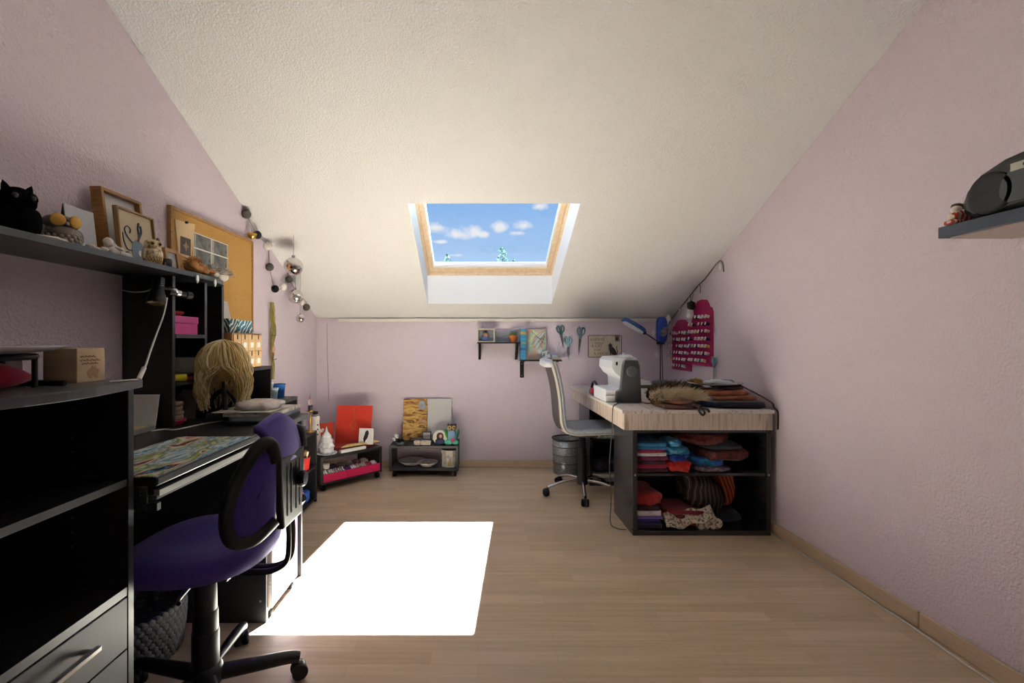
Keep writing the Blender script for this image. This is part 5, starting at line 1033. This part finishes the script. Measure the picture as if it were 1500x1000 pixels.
# rear unit contents
cloth(.92, 1.25, 3.76, 4.05, .366, .40, '6d8a94', 'grey-blue fabric folded in the rear unit', 'b5a890', e=.3, nz=.05, seed=31, group='fabrics in the rear unit')
cloth(.92, 1.30, 3.76, 4.05, .40, .47, '5d7f8c', 'teal floral fabric on top in the rear unit', 'b9b08c', e=.4, nz=.08, seed=32, group='fabrics in the rear unit')
MB().box(.92, 1.3, 3.75, 4.05, .03, .06).build('pattern_box', pm('box_grey', '8c8a88', .5), None, 'flat grey pattern box at the bottom of the rear unit', 'box', bevel=.002)
MB().box(.915, 1.28, 3.748, 4.05, .06, .09).build('white_pattern_box', M_PAPER, None, 'white flat box stacked on the grey pattern box', 'box', bevel=.002)
cloth(.92, 1.2, 3.76, 4.0, .09, .19, '2a2a34', 'dark quilted fabric on the white flat box', '4a4856', e=.5, nz=.1, seed=33, group='fabrics in the rear unit')
# sewing machine
sm_ = thing('sewing_machine', 'white sewing machine with dark grey end on the table', 'sewing machine', (.96, 3.25, TT))
prof = [(.84, 0), (1.055, 0), (1.055, .285), (1.03, .30), (.90, .295), (.882, .275), (.878, .225), (.905, .185), (.94, .160), (.945, .085), (.84, .085)]
MB().prism([(a, TT+b) for a, b in prof], XZ, 3.105, 3.42).build('body', pm('machine_white', 'e9ecef', .3), sm_, bevel=.008)
ep = MB().prism([(.902, TT), (1.066, TT), (1.066, TT+.02), (1.056, TT+.24), (1.045, TT+.278), (.955, TT+.278), (.945, TT+.24), (.93, TT+.085), (.905, TT+.075)], XZ, 3.062, 3.106).build('end_cover', pm('machine_grey', '4b4d50', .4), sm_, bevel=.007)
MB().lathe([(.034, 0), (.034, .006), (.030, .010), (.012, .011), (0, .010)], (1.0, 3.062, TT+.205), 28, ax=(0, -1, 0)).build('hand_wheel', pm('machine_grey2', '55575a', .35), ep)
MB().box(.842, .90, 3.0985, 3.104, TT+.045, TT+.048).build('slot', M_DMET, sm_); MB().bx((.915, 3.1035, TT+.255), (.012, .004, .022)).build('dial', M_BLK, sm_)
MB().sell((1.0, 3.2, TT+.302), (.04, .07, .012), .7).build('bobbin_cover', M_PORC, sm_); MB().cyl((.98, 3.16, TT+.30), (.98, 3.16, TT+.325), .012).build('bobbin', M_PORC, sm_)
MB().tube([(.93, 3.06, TT+.02), (.905, 3.03, TT+.006), (.875, 2.97, TT+.006), (.850, 2.93, TT+.006), (.836, 2.92, TT-.02), (.834, 2.93, TT-.15), (.825, 2.95, TT-.35), (.835, 2.98, .30), (.84, 2.97, .15), (.825, 2.93, .02), (.85, 2.88, .004), (.90, 2.86, .004)], .003, 6).build('power_cable', pm('cable_grey', '3c3a3a', .5), sm_)
# iron
ir = thing('iron', 'small red flat iron with black handle behind the sewing machine', 'iron', (.88, 3.55, TT))
MB().prism([(.845, 3.50), (.925, 3.50), (.93, 3.58), (.915, 3.64), (.885, 3.70), (.855, 3.64), (.84, 3.58)], XY, TT, TT+.008).build('sole', M_STEEL, ir)
m = MB(); m.prism([(.848, 3.505), (.922, 3.505), (.925, 3.58), (.91, 3.635), (.885, 3.69), (.86, 3.635), (.845, 3.58)], XY, TT+.008, TT+.042); m.build('body', pm('iron_red', 'b3202e', .3), ir, bevel=.012)
MB().tube([(.885, 3.52, TT+.04), (.885, 3.515, TT+.075), (.885, 3.56, TT+.095), (.885, 3.62, TT+.085), (.885, 3.66, TT+.045)], .010).build('handle', M_BLK, ir)
# papers at the back, lamp
MB().box(1.18, 1.50, 4.02, 4.22, TT, TT+.03).build('pattern_book', pm('book_brown', '6a5848', .6), None, 'brown pattern book lying at the table back', 'book', bevel=.002)
MB().box(1.16, 1.48, 4.01, 4.21, TT+.03, TT+.045).build('magazine', M_PAPER, None, 'white magazine on the brown pattern book', 'magazine', bevel=.001)
MB().box(1.19, 1.47, 4.03, 4.21, TT+.045, TT+.065).build('magazine', pm('mag_white2', 'd9d9d6', .4), None, 'second pale magazine topmost at the table back', 'magazine', bevel=.001)
lmp = thing('desk_lamp', 'double-headed blue desk lamp with grey base on the table', 'lamp', (1.59, 4.12, TT))
lc = Vector((1.585, 4.09, TT))
MB().sell(lc+Vector((.02, .02, .03)), (.085, .08, .032), .6).build('base', pm('lamp_grey', '6d6f74', .4), lmp)
MB().cyl(lc+Vector((0, 0, .05)), lc+Vector((0, 0, .385)), .0055).build('pole', M_DMET, lmp); MB().cyl(lc+Vector((.02, .0, .05)), lc+Vector((.012, 0, .385)), .004).build('rear_pole', M_DMET, lmp)
MB().cyl(lc+Vector((-.03, 0, .39)), lc+Vector((.03, 0, .39)), .018).build('hinge', M_BLK, lmp)
h0, h1, h2 = lc+Vector((-.01, 0, .39)), P(944, 487, 4.09), P(911, 468, 4.09)
MB().cyl(h0, h1, .005).build('arm', M_BLK, lmp)
ax = (h2-h1).normalized()
MB().cyl(h1-ax*.01, h1+ax*.03, .016, .02).build('head_joint', M_BLK, lmp)
q = ax.to_track_quat('Z', 'Y').to_matrix(); mid = (h1+h2)/2; 
up = Vector((-ax.z, 0, ax.x)); up = up if up.z > 0 else -up
MB().sell(mid+up*.008, (.03, .03, (h2-h1).length/2), .5, R=Matrix((up, up.cross(ax), ax)).transposed()).build('lamp_head', pm('lamp_blue', '22528c', .35), lmp)
MB().sell(mid-up*.012+Vector((0, -.006, 0)), (.016, .028, (h2-h1).length/2-.012), .5, R=Matrix((up, up.cross(ax), ax)).transposed()).build('diffuser', pm('lamp_diffuser', 'd5dbdd', .4), lmp)
MB().sell(lc+Vector((.01, 0, .50)), (.045, .034, .115), .55).build('lamp_head', pm('lamp_blue2', '1f3f98', .35), lmp)
sp2 = thing('clip_spot', 'small grey clip spotlight hanging on the string by the lamp', 'lamp', P(975, 490, 3.98))
MB().lathe([(.022, -.045), (.026, 0), (.026, .03), (.023, .03), (.02, .0)], P(973, 486, 3.98), 20, ax=(-.5, -.6, -.5)).build('shade', M_STEEL, sp2); MB().cyl(P(973, 486, 3.98)+Vector((.02, .02, .02)), P(982, 470, 4.02), .004, n=8).build('stem', M_GCORD, sp2)
# fur, leather, fabrics on the table
xf = 1.05
cloth(1.42, 1.722, 2.79, 3.06, TT, TT+.045, '151b30', 'navy folded fabric at the table front corner', '0f1424', e=.3, nz=.04, seed=41, group='fabrics on the table')
cloth(1.22, 1.50, 2.85, 3.15, TT, TT+.065, '16335f', 'denim blue folded fabric behind the leather', '0f2444', e=.5, nz=.1, seed=42, group='fabrics on the table')
cloth(1.43, 1.705, 2.83, 3.08, TT+.042, TT+.074, '8f4d26', 'tan leather folded on the navy fabric', '6f3a1c', e=.35, nz=.06, seed=43, group='fabrics on the table', rough=.5)
cloth(1.42, 1.66, 2.84, 3.08, TT+.070, TT+.105, 'a65f33', 'orange-brown leather fold above the tan leather', '85482a', e=.4, nz=.07, seed=44, group='fabrics on the table', rough=.5)
cloth(1.50, 1.66, 2.90, 3.1, TT+.10, TT+.13, '5a3520', 'dark brown leather roll topmost on the leathers', None, e=.6, nz=.1, seed=45, group='fabrics on the table', rough=.5)
cloth(1.10, 1.32, 2.765, 2.95, TT, TT+.030, '6d4836', 'brown suede piece at the table front edge', '4d3226', e=.5, nz=.16, nf=16, seed=46, group='fabrics on the table', rough=.7)
cloth(1.12, 1.28, 2.77, 2.92, TT+.026, TT+.062, '8a5c44', 'creased tan suede on the brown suede', '6a4434', e=.6, nz=.2, nf=16, seed=47, group='fabrics on the table', rough=.7)
cloth(1.28, 1.56, 2.93, 3.2, TT+.055, TT+.10, '4a3a2c', 'dark brown fur backing under the plate', '2d231b', e=.7, nz=.15, seed=48, group='fabrics on the table')
def fur(name, label, blobs, mats, n, hl, base):
    t_ = thing(name, label, 'fur', (blobs[0][0][0], blobs[0][0][1], TT))
    m = MB()
    for i, (c_, r_) in enumerate(blobs): m.sell(c_, r_, .9, nz=.2, nf=25, n=20, m=12, seed=i)
    m.build('hide', base, t_)
    for mi, mt in enumerate(mats):
        h = MB()
        for k in range(n):
            c_, r_ = random.choice(blobs); d_ = Vector((random.gauss(0, 1), random.gauss(-.3, 1), abs(random.gauss(.2, .8)))).normalized()
            b = Vector(c_)+Vector((d_.x*r_[0], d_.y*r_[1], d_.z*r_[2]))*.97
            e_ = b+(d_*.6+Vector((random.uniform(-.2, .9), -.5, random.uniform(-.1, .4))))*hl*random.uniform(.6, 1.2); s_ = d_.cross(Vector((.3, 1, .2))).normalized()*.0026
            e_.z = max(e_.z, TT+.002); h.add([b-s_, b+s_, e_], [(0, 1, 2)])
        h.build('hair', mt, t_, kind='stuff')
fur('cream_fur', 'shaggy cream fur trim on the table front', [((1.135, 2.90, TT+.045), (.065, .06, .045)), ((1.22, 2.90, TT+.055), (.08, .06, .035)), ((1.30, 2.89, TT+.045), (.05, .05, .03))], (pm('fur_cream', 'e6cfa4', .8), pm('fur_cream2', 'f6e8cc', .8)), 1300, .06, pm('hide_tan', '9a7a52', .9))
fur('brown_fur', 'dark brown fur collar behind the cream fur', [((1.185, 3.05, TT+.06), (.085, .07, .06)), ((1.26, 3.06, TT+.07), (.09, .07, .06)), ((1.36, 3.05, TT+.075), (.06, .06, .05))], (pm('fur_brown', '5d4634', .8), pm('fur_grey', '8a7a6a', .8)), 900, .045, pm('hide_brown', '3d2d22', .9))
fur('golden_fur', 'small golden fur pompom on top of the brown fur', [((1.40, 3.05, TT+.13), (.05, .04, .022))], (pm('fur_gold', 'c09a58', .8),), 300, .02, pm('hide_gold', '8a6a3a', .9))
MB().lathe([(.06, 0), (.10, .004), (.155, .016), (.158, .019), (.10, .009), (0, .008)], (1.50, 2.97, TT+.124), 36, sx=1.1, sy=.8).build('silver_dish', pm('dish_silver', 'b9bcc2', .3, .3), None, 'oval silver-grey dish on top of the leather pile', 'dish')
for i, (dx, dy, r_, cc_, lab) in enumerate(((.02, 0, (.07, .05, .014), 'd5dae2', 'crumpled pale tissue lying in the silver dish'), (.07, .03, (.05, .035, .016), '77828f', 'grey blue ribbon bundle in the silver dish'), (-.04, -.02, (.04, .03, .010), 'c3c8cf', 'light grey ribbon coil in the silver dish'))):
    MB().sell((1.50+dx, 2.97+dy, TT+.145), r_, .7, nz=.35, nf=35, seed=i).build('ribbon_bundle', pm('ribbon%d' % i, cc_, .5), None, lab, 'ribbon')
MB().tube([(1.60, 2.90, TT+.14), (1.73, 2.80, TT+.05), (1.735, 2.76, TT+.015), (1.742, 2.738, TT-.005), (1.744, 2.736, TT-.05), (1.744, 2.738, TT-.11)], .006, 8, rz=.003).build('leather_strap', pm('strap_brown', '3a221a', .6), None, 'dark brown leather strap hanging over the table corner', 'strap')
MB().tube([(1.27, 2.79, TT+.02), (1.285, 2.75, TT+.012), (1.29, 2.738, TT-.01), (1.305, 2.733, TT-.026), (1.318, 2.737, TT-.01), (1.31, 2.76, TT+.01), (1.33, 2.745, TT+.008), (1.345, 2.737, TT-.008), (1.338, 2.745, TT+.008), (1.32, 2.78, TT+.02)], .006, 8).build('bootlace', M_RUB, None, 'looped black lace hanging over the table front edge', 'lace')
MB().tube([(1.07, 3.10, TT+.006), (1.09, 3.02, TT+.005), (1.11, 2.98, TT+.02)], .003, 6).build('red_lead', pm('red_lead', 'a3282e', .5), None, 'short dark lead between sewing machine and fur', 'cable')
# ------------------------------------------------------------------ grey office chair
gc_ = Vector((.787, 3.55, 0))
gk = thing('office_chair', 'grey upholstered office chair with chrome star base at the sewing table', 'chair', gc_)
star_base(gk, gc_, .272, math.radians(-98), None, M_CHROME, .105, 0, True)
MB().lathe([(.03, .07), (.042, .075), (.042, .12), (.034, .13), (.033, .30), (.030, .302), (.026, .44), (0, .44)], gc_, 24).build('column', M_BLK, gk)
MB().bx(gc_+Vector((.0, 0, .448)), (.20, .16, .02)).build('seat_plate', M_DMET, gk, bevel=.004)
M_FAB = pm('grey_linen', 'aab1b9', .85, col2='959ba2', ns=90, stretch=(1, 6, 1), bump=.2, bs=300); M_SHELL = pm('chair_shell', 'b7b2a8', .5)
# S-curve shell in local x (forward +x), width along y
curve = [(.235, .478), (.12, .478), (.0, .472), (-.10, .470), (-.165, .490), (-.195, .545), (-.205, .64), (-.215, .75), (-.235, .86), (-.262, .96), (-.275, .99)]
def cat_r(pts_, sub=5):
    out = []; k = len(pts_)
    for i in range(k-1):
        g = lambda a: Vector(pts_[max(0, min(k-1, a))])
        for j in range(sub):
            t = j/sub; p0, p1, p2, p3 = g(i-1), g(i), g(i+1), g(i+2)
            out.append(.5*((2*p1)+(p2-p0)*t+(2*p0-5*p1+4*p2-p3)*t*t+(3*p1-p0-3*p2+p3)*t**3))
    out.append(Vector(pts_[-1])); return out
cv = cat_r(curve); nC = len(cv)
def shell(off, wid, u0, u1):
    i0, i1 = int(u0*(nC-1)), int(u1*(nC-1)); k_ = i1-i0
    def fn(u, v):
        i = min(nC-1, i0+int(round(u*k_))); a = cv[max(0, i-1)]; b = cv[min(nC-1, i+1)]; t = (b-a).normalized(); nrm = Vector((t.y, -t.x)); nrm = nrm if (nrm.y > 0 or nrm.x > 0) and nrm.x+nrm.y > 0 else -nrm
        p = cv[i]+nrm*off; s_ = (v-.5)*2
        return gc_+Vector((p.x+.012*s_*s_, s_*wid, p.y+.010*s_*s_))
    return MB().grid(fn, k_, 10)
shell(.0, .205, 0, 1).build('shell', M_SHELL, gk, solid=.012)
shell(.022, .20, 0, .42).build('seat_pad', M_FAB, gk, solid=.032)
shell(.018, .20, .40, .96).build('back_pad', M_FAB, gk, solid=.026)
shell(-.009, .165, .44, .93).build('back_cover', pm('back_dark', '4c4748', .8), gk, solid=.006)
MB().sell(gc_+Vector((-.272, 0, .985)), (.034, .195, .030), .5).build('head_cover', pm('cover_white', 'cfd2d8', .85), gk)
# bin
bn = thing('waste_bin', 'perforated silver metal waste bin at the back wall', 'bin', (.775, 4.10, 0))
bc = (.775, 4.11, 0)
MB().lathe([(.115, .0), (.116, .008), (.125, .30), (.121, .30), (.112, .01), (0, .01)], bc, 32).build('body', pm('perforated_steel', 'd2d2d0', .3, .55, col2='8f8f8e', ns=90, tex='VORONOI', lo=.2, hi=.3), bn)
MB().tube([(bc[0]+.126*math.cos(t), bc[1]+.126*math.sin(t), .303) for t in [2*math.pi*i/28 for i in range(28)]], .006, 8, True, 1).build('rim', M_BLK, bn)
for z in (.10, .17, .24): MB().tube([(bc[0]+(.1165+.031*z)*math.cos(t), bc[1]+(.1165+.031*z)*math.sin(t), z) for t in [2*math.pi*i/28 for i in range(28)]], .0025, 6, True, 1).build('band', M_DMET, bn)
# ------------------------------------------------------------------ right wall: spool racks, string, scissors
wx = XR-.001
def rack(name, ya, yb, z0, z1, rows, label, per):
    t_ = thing(name, label, 'spool rack', (wx, (ya+yb)/2, z0))
    W = yb-ya; yc_ = (ya+yb)/2
    pf = [(-.5, 0), (.5, 0), (.5, .80), (.44, .86), (.34, .885), (.30, .93), (.20, .985), (0, 1.0), (-.20, .985), (-.30, .93), (-.34, .885), (-.44, .86), (-.5, .80)]
    MB().prism([(yc_+u*W, z0+v*(z1-z0)) for u, v in pf], YZ, wx-.012, wx).build('board', M_MAG, t_, bevel=.002)
    for r_ in range(rows):
        z = z0+.035+r_*(.72*(z1-z0)-.035)/(rows-1)
        MB().box(wx-.016, wx-.011, ya+.012, yb-.012, z-.009, z-.004).build('rail', M_MAG, t_)
        for k in range(per):
            y_ = ya+.03+k*(W-.06)/(per-1)
            MB().cyl((wx-.012, y_, z), (wx-.060, y_, z+.012), .0028, n=6).build('peg', M_MAG, t_)
            if (r_*7+k*3) % 11 != 0: spools.append((y_, z))
spools = []
ra = (3.885, 4.262, .895, 1.335); rb2 = (3.53, 3.872, .955, 1.475)
rack('spool_rack', *ra, 6, 'magenta spool rack board next to the room corner', 7)
n_first = len(spools)
rack('spool_rack', *rb2, 7, 'taller magenta spool rack board above the grey scissors', 6)
cols_ = [('white', 'e6e2dd'), ('cream', 'ded2b8'), ('light grey', 'c2c2c6'), ('dark purple', '3a2448'), ('beige', 'cdb79a'), ('black', '1c1b1e'), ('pale pink', 'e3bcc4'), ('brown', '6a4a34'), ('yellow', 'd9bb55'), ('teal', '3f7c80'), ('red', 'a3232c'), ('navy', '28305a')]
sp_me = None
for i, (y_, z) in enumerate(spools):
    nm, cc_ = cols_[(i*5+i//6) % len(cols_)]
    c0 = Vector((wx-.036, y_, z+.006)); ax = Vector((-1, 0, .25))
    t_ = thing('thread_spool', nm+' thread spool on the '+('rack next to the corner' if i < n_first else 'taller spool rack'), 'thread spool', c0, 'thread spools on the magenta racks')
    MB().lathe([(.006, -.018), (.012, -.016), (.0125, .012), (.006, .014)], c0, 10, ax=ax).build('thread', pm('thread_'+nm.replace(' ', '_'), cc_, .6), t_)
    MB().lathe([(.0125, .013), (.0125, .017), (.005, .0175)], c0, 10, ax=ax).build('flange', M_PORC, t_)
# dark toy hanging on the string
tp = P(1011, 452, 3.80); tp.x = XR-.048
hk = thing('hanging_doll', 'small black and white doll hanging over the taller spool rack', 'doll', tp)
MB().sell(tp+Vector((0, 0, .02)), (.03, .035, .03), .9).build('head', pm('doll_dark', '2c1c1c', .8), hk); MB().sell(tp+Vector((-.004, .012, -.045)), (.026, .03, .045), .8, nz=.15, nf=40).build('body', pm('doll_white', 'd9d5d2', .8), hk)
MB().sell(tp+Vector((-.02, 0, -.06)), (.02, .02, .02), .9).build('button_tag', M_PORC, hk); MB().lathe([(.032, 0), (.03, .014), (0, .03)], tp+Vector((0, 0, .035)), 16).build('hat', pm('doll_hat', '3a2220', .8), hk)
MB().cyl(tp+Vector((0, 0, .05)), (tp.x+.02, tp.y, P(0, 433, 3.8).z+.02), .002, n=6).build('loop', M_GCORD, hk)
# light string
def rw(px_, py_): 
    p = PX(px_, py_, XR-.010); p.z = min(p.z, zc(p.y)-.012); return p
stg = thing('light_string', 'dark cable string with small clear lights along the ceiling edge', 'string lights', rw(1010, 440))
MB().tube([rw(979, 464), rw(990, 455), rw(1000, 446), rw(1010, 433), rw(1016, 421), rw(1024, 417), rw(1035, 406), rw(1045, 392), rw(1052, 384), rw(1056, 382), rw(1059, 387), rw(1060, 398)], .004, 6).build('cable', M_GCORD, stg)
for (a, b) in ((1055, 385), (1024, 418), (1010, 434), (996, 450), (979, 465)):
    p = rw(a, b); MB().lathe([(.004, -.055), (.011, -.045), (.012, -.02), (.006, 0)], p, 10).build('light', pm('light_cap', 'd6d4d0', .3), stg)
for (a, b) in ((1024, 417), (1010, 434)):
    p = rw(a, b); MB().tube([p, p+Vector((0, -.02, -.02)), p+Vector((0, -.02, -.07))], .003, 6).build('drop', M_GCORD, stg)
for i, (a, b, d_, lab) in enumerate(((979, 466, 4.05, 'white diamond tag hanging on the light string by the lamp'), (961.5, 519, 4.06, 'white diamond tag hanging on the lamp pole'), (957, 487, 4.1, 'small white tag beside the blue lamp head'))):
    p = P(a, b, d_); s_ = .024
    MB().prism([(p.x, p.z-s_*1.4), (p.x+s_*.8, p.z), (p.x, p.z+s_*1.4), (p.x-s_*.8, p.z)], XZ, p.y-.002, p.y+.002).build('paper_tag', M_PAPER, None, lab, 'tag')
p = P(1041, 536, 3.50); p.x = XR-.014
scissors(p, .17, .08, pm('pale_teal', '7fa0a8', .4), M_BL2, 'pale grey scissors hanging below the taller spool rack', 'x')
# ------------------------------------------------------------------ right shelf
rs = thing('floating_shelf', 'dark blue-grey floating shelf on the right wall', 'shelf', (1.64, 1.1, 1.485))
MB().box(1.519, XR-.001, .70, 1.555, 1.487, 1.523).build('board', pm('slate_board', '343f4e', .4, bump=.05, bs=250), rs, bevel=.0015)
MB().box(1.54, XR-.01, .72, 1.535, 1.484, 1.4872).build('underside', pm('pale_chip', 'b5a49f', .6), rs)
bb = thing('cd_radio', 'black rounded portable CD radio on the floating shelf', 'radio', (1.64, 1.2, 1.523))
RZ = 1.523
prof = [(-.27, .004), (.27, .004), (.30, .03), (.305, .06), (.29, .10), (.25, .14), (.18, .165), (.06, .178), (-.06, .178), (-.18, .165), (-.25, .14), (-.29, .10), (-.305, .06), (-.30, .03)]
MB().prism([(1.205+u, RZ+v) for u, v in prof], YZ, 1.545, 1.755).build('body', pm('radio_black', '0e0f11', .25), bb, bevel=.018)
MB().prism([(1.205+u*.62, RZ+.03+(v-.004)*.72) for u, v in prof], YZ, 1.540, 1.546).build('front_panel', pm('radio_grey', '3d4146', .35), bb, bevel=.002)
for sg in (-1, 1): MB().lathe([(.06, 0), (.062, .006), (.05, .006), (.0, .002)], (1.546, 1.205+sg*.215, RZ+.072), 28, ax=(-1, 0, 0)).build('speaker_grille', pm('grille', '2a2b2e', .6, bump=.5, bs=500), bb)
MB().box(1.5375, 1.541, 1.10, 1.31, RZ+.052, RZ+.064).build('trim_strip', pm('radio_blue', '46618c', .25, .6), bb)
MB().box(1.5375, 1.541, 1.15, 1.36, RZ+.115, RZ+.137).build('control_panel', pm('radio_silver', 'b7b4a4', .35, .4), bb)
for k in range(5): MB().sell((1.5375, 1.18+.035*k, RZ+.126), (.003, .009, .006), .7, n=10, m=6).build('button', M_BLK, bb)
MB().tube([(1.65, 1.0, RZ+.16), (1.65, 1.03, RZ+.20), (1.65, 1.205, RZ+.212), (1.65, 1.38, RZ+.20), (1.65, 1.41, RZ+.16)], .010).build('handle', M_BLK, bb)
for yy in (1.0, 1.41): MB().box(1.57, 1.73, yy-.02, yy+.02, RZ, RZ+.006).build('foot', M_RUB, bb)
dl = thing('cloth_doll', 'small doll in red striped cloth lying on the floating shelf', 'doll', (1.57, 1.53, RZ))
M_STRIPE = pm('red_stripe', 'b5402f', .9, col2='e0cbb8', ns=26, tex='WAVE', lo=.45, hi=.6, dist=2)
MB().sell((1.575, 1.525, RZ+.024), (.042, .024, .023), .8, nz=.25, nf=40).build('dress', M_STRIPE, dl); MB().sell((1.545, 1.525, RZ+.010), (.026, .022, .009), .8, nz=.3, nf=50, seed=3).build('skirt', M_STRIPE, dl)
MB().sell((1.555, 1.53, RZ+.052), (.015, .014, .016), 1).build('head', pm('doll_cream', 'e3d9cf', .8), dl); MB().sell((1.562, 1.532, RZ+.063), (.018, .014, .012), .9, nz=.2, nf=60).build('hair', pm('doll_grey_hair', '5d5550', .9), dl)
# cable along the right baseboard
MB().tube([(XR-.02, 3.0, .004), (XR-.022, 2.5, .004), (XR-.03, 2.1, .004), (XR-.028, 1.9, .004), (XR-.040, 1.7, .004), (XR-.045, 1.5, .004), (XR-.06, 1.3, .004), (XR-.06, 1.0, .004)], .004, 6).build('floor_cable', M_CORD, None, 'white cable lying along the right baseboard', 'cable')
# ------------------------------------------------------------------ tree tops beyond the roof
def tree(px_, pyt, d_, w_, n, label):
    top = P(px_, pyt, d_); base = Vector((top.x, top.y, -5.5))
    t_ = thing('tree', label, 'tree', base)
    MB().tube([base, Vector((top.x, top.y, -1)), top-Vector((0, 0, .05))], lambda q: .16*(1-q)+.006, 8, sub=4).build('trunk', pm('bark', '4a3a2c', .9), t_)
    m = MB()
    for k in range(n):
        h_ = random.random()**1.2*4.0; tw = mnoise.noise(Vector((h_*4, px_, 0)))
        r_ = w_*(.35+.65*min(1, h_/.3))*(1+h_*.45)*random.random()**.5*(1+.8*tw); a_ = random.random()*6.28
        c_ = top+Vector((r_*math.cos(a_), r_*math.sin(a_), -h_)); u_ = Vector((random.gauss(0, 1), random.gauss(0, 1), random.gauss(0, 1))).normalized(); v_ = u_.orthogonal().normalized(); s_ = random.uniform(.03, .06)
        m.add([c_-u_*s_, c_+v_*s_*.6, c_+u_*s_, c_-v_*s_*.6], [(0, 1, 2, 3)])
    m.build('crown', pm('leaf_green', '3f6a55', .8, spec=.1), t_, kind='stuff')
tree(736, 363, 20, .26, 700, 'leafy tree top showing at the middle of the roof window')
tree(655, 373, 22, .16, 420, 'smaller tree top showing at the left of the roof window')
tree(752.5, 379.5, 21, .10, 200, 'lowest tree tip beside the leafy tree top')
MB().box(-60, 60, 8, 80, -5.9, -5.5).build('ground', pm('grass', '5a7a3f', .9), kind='structure')
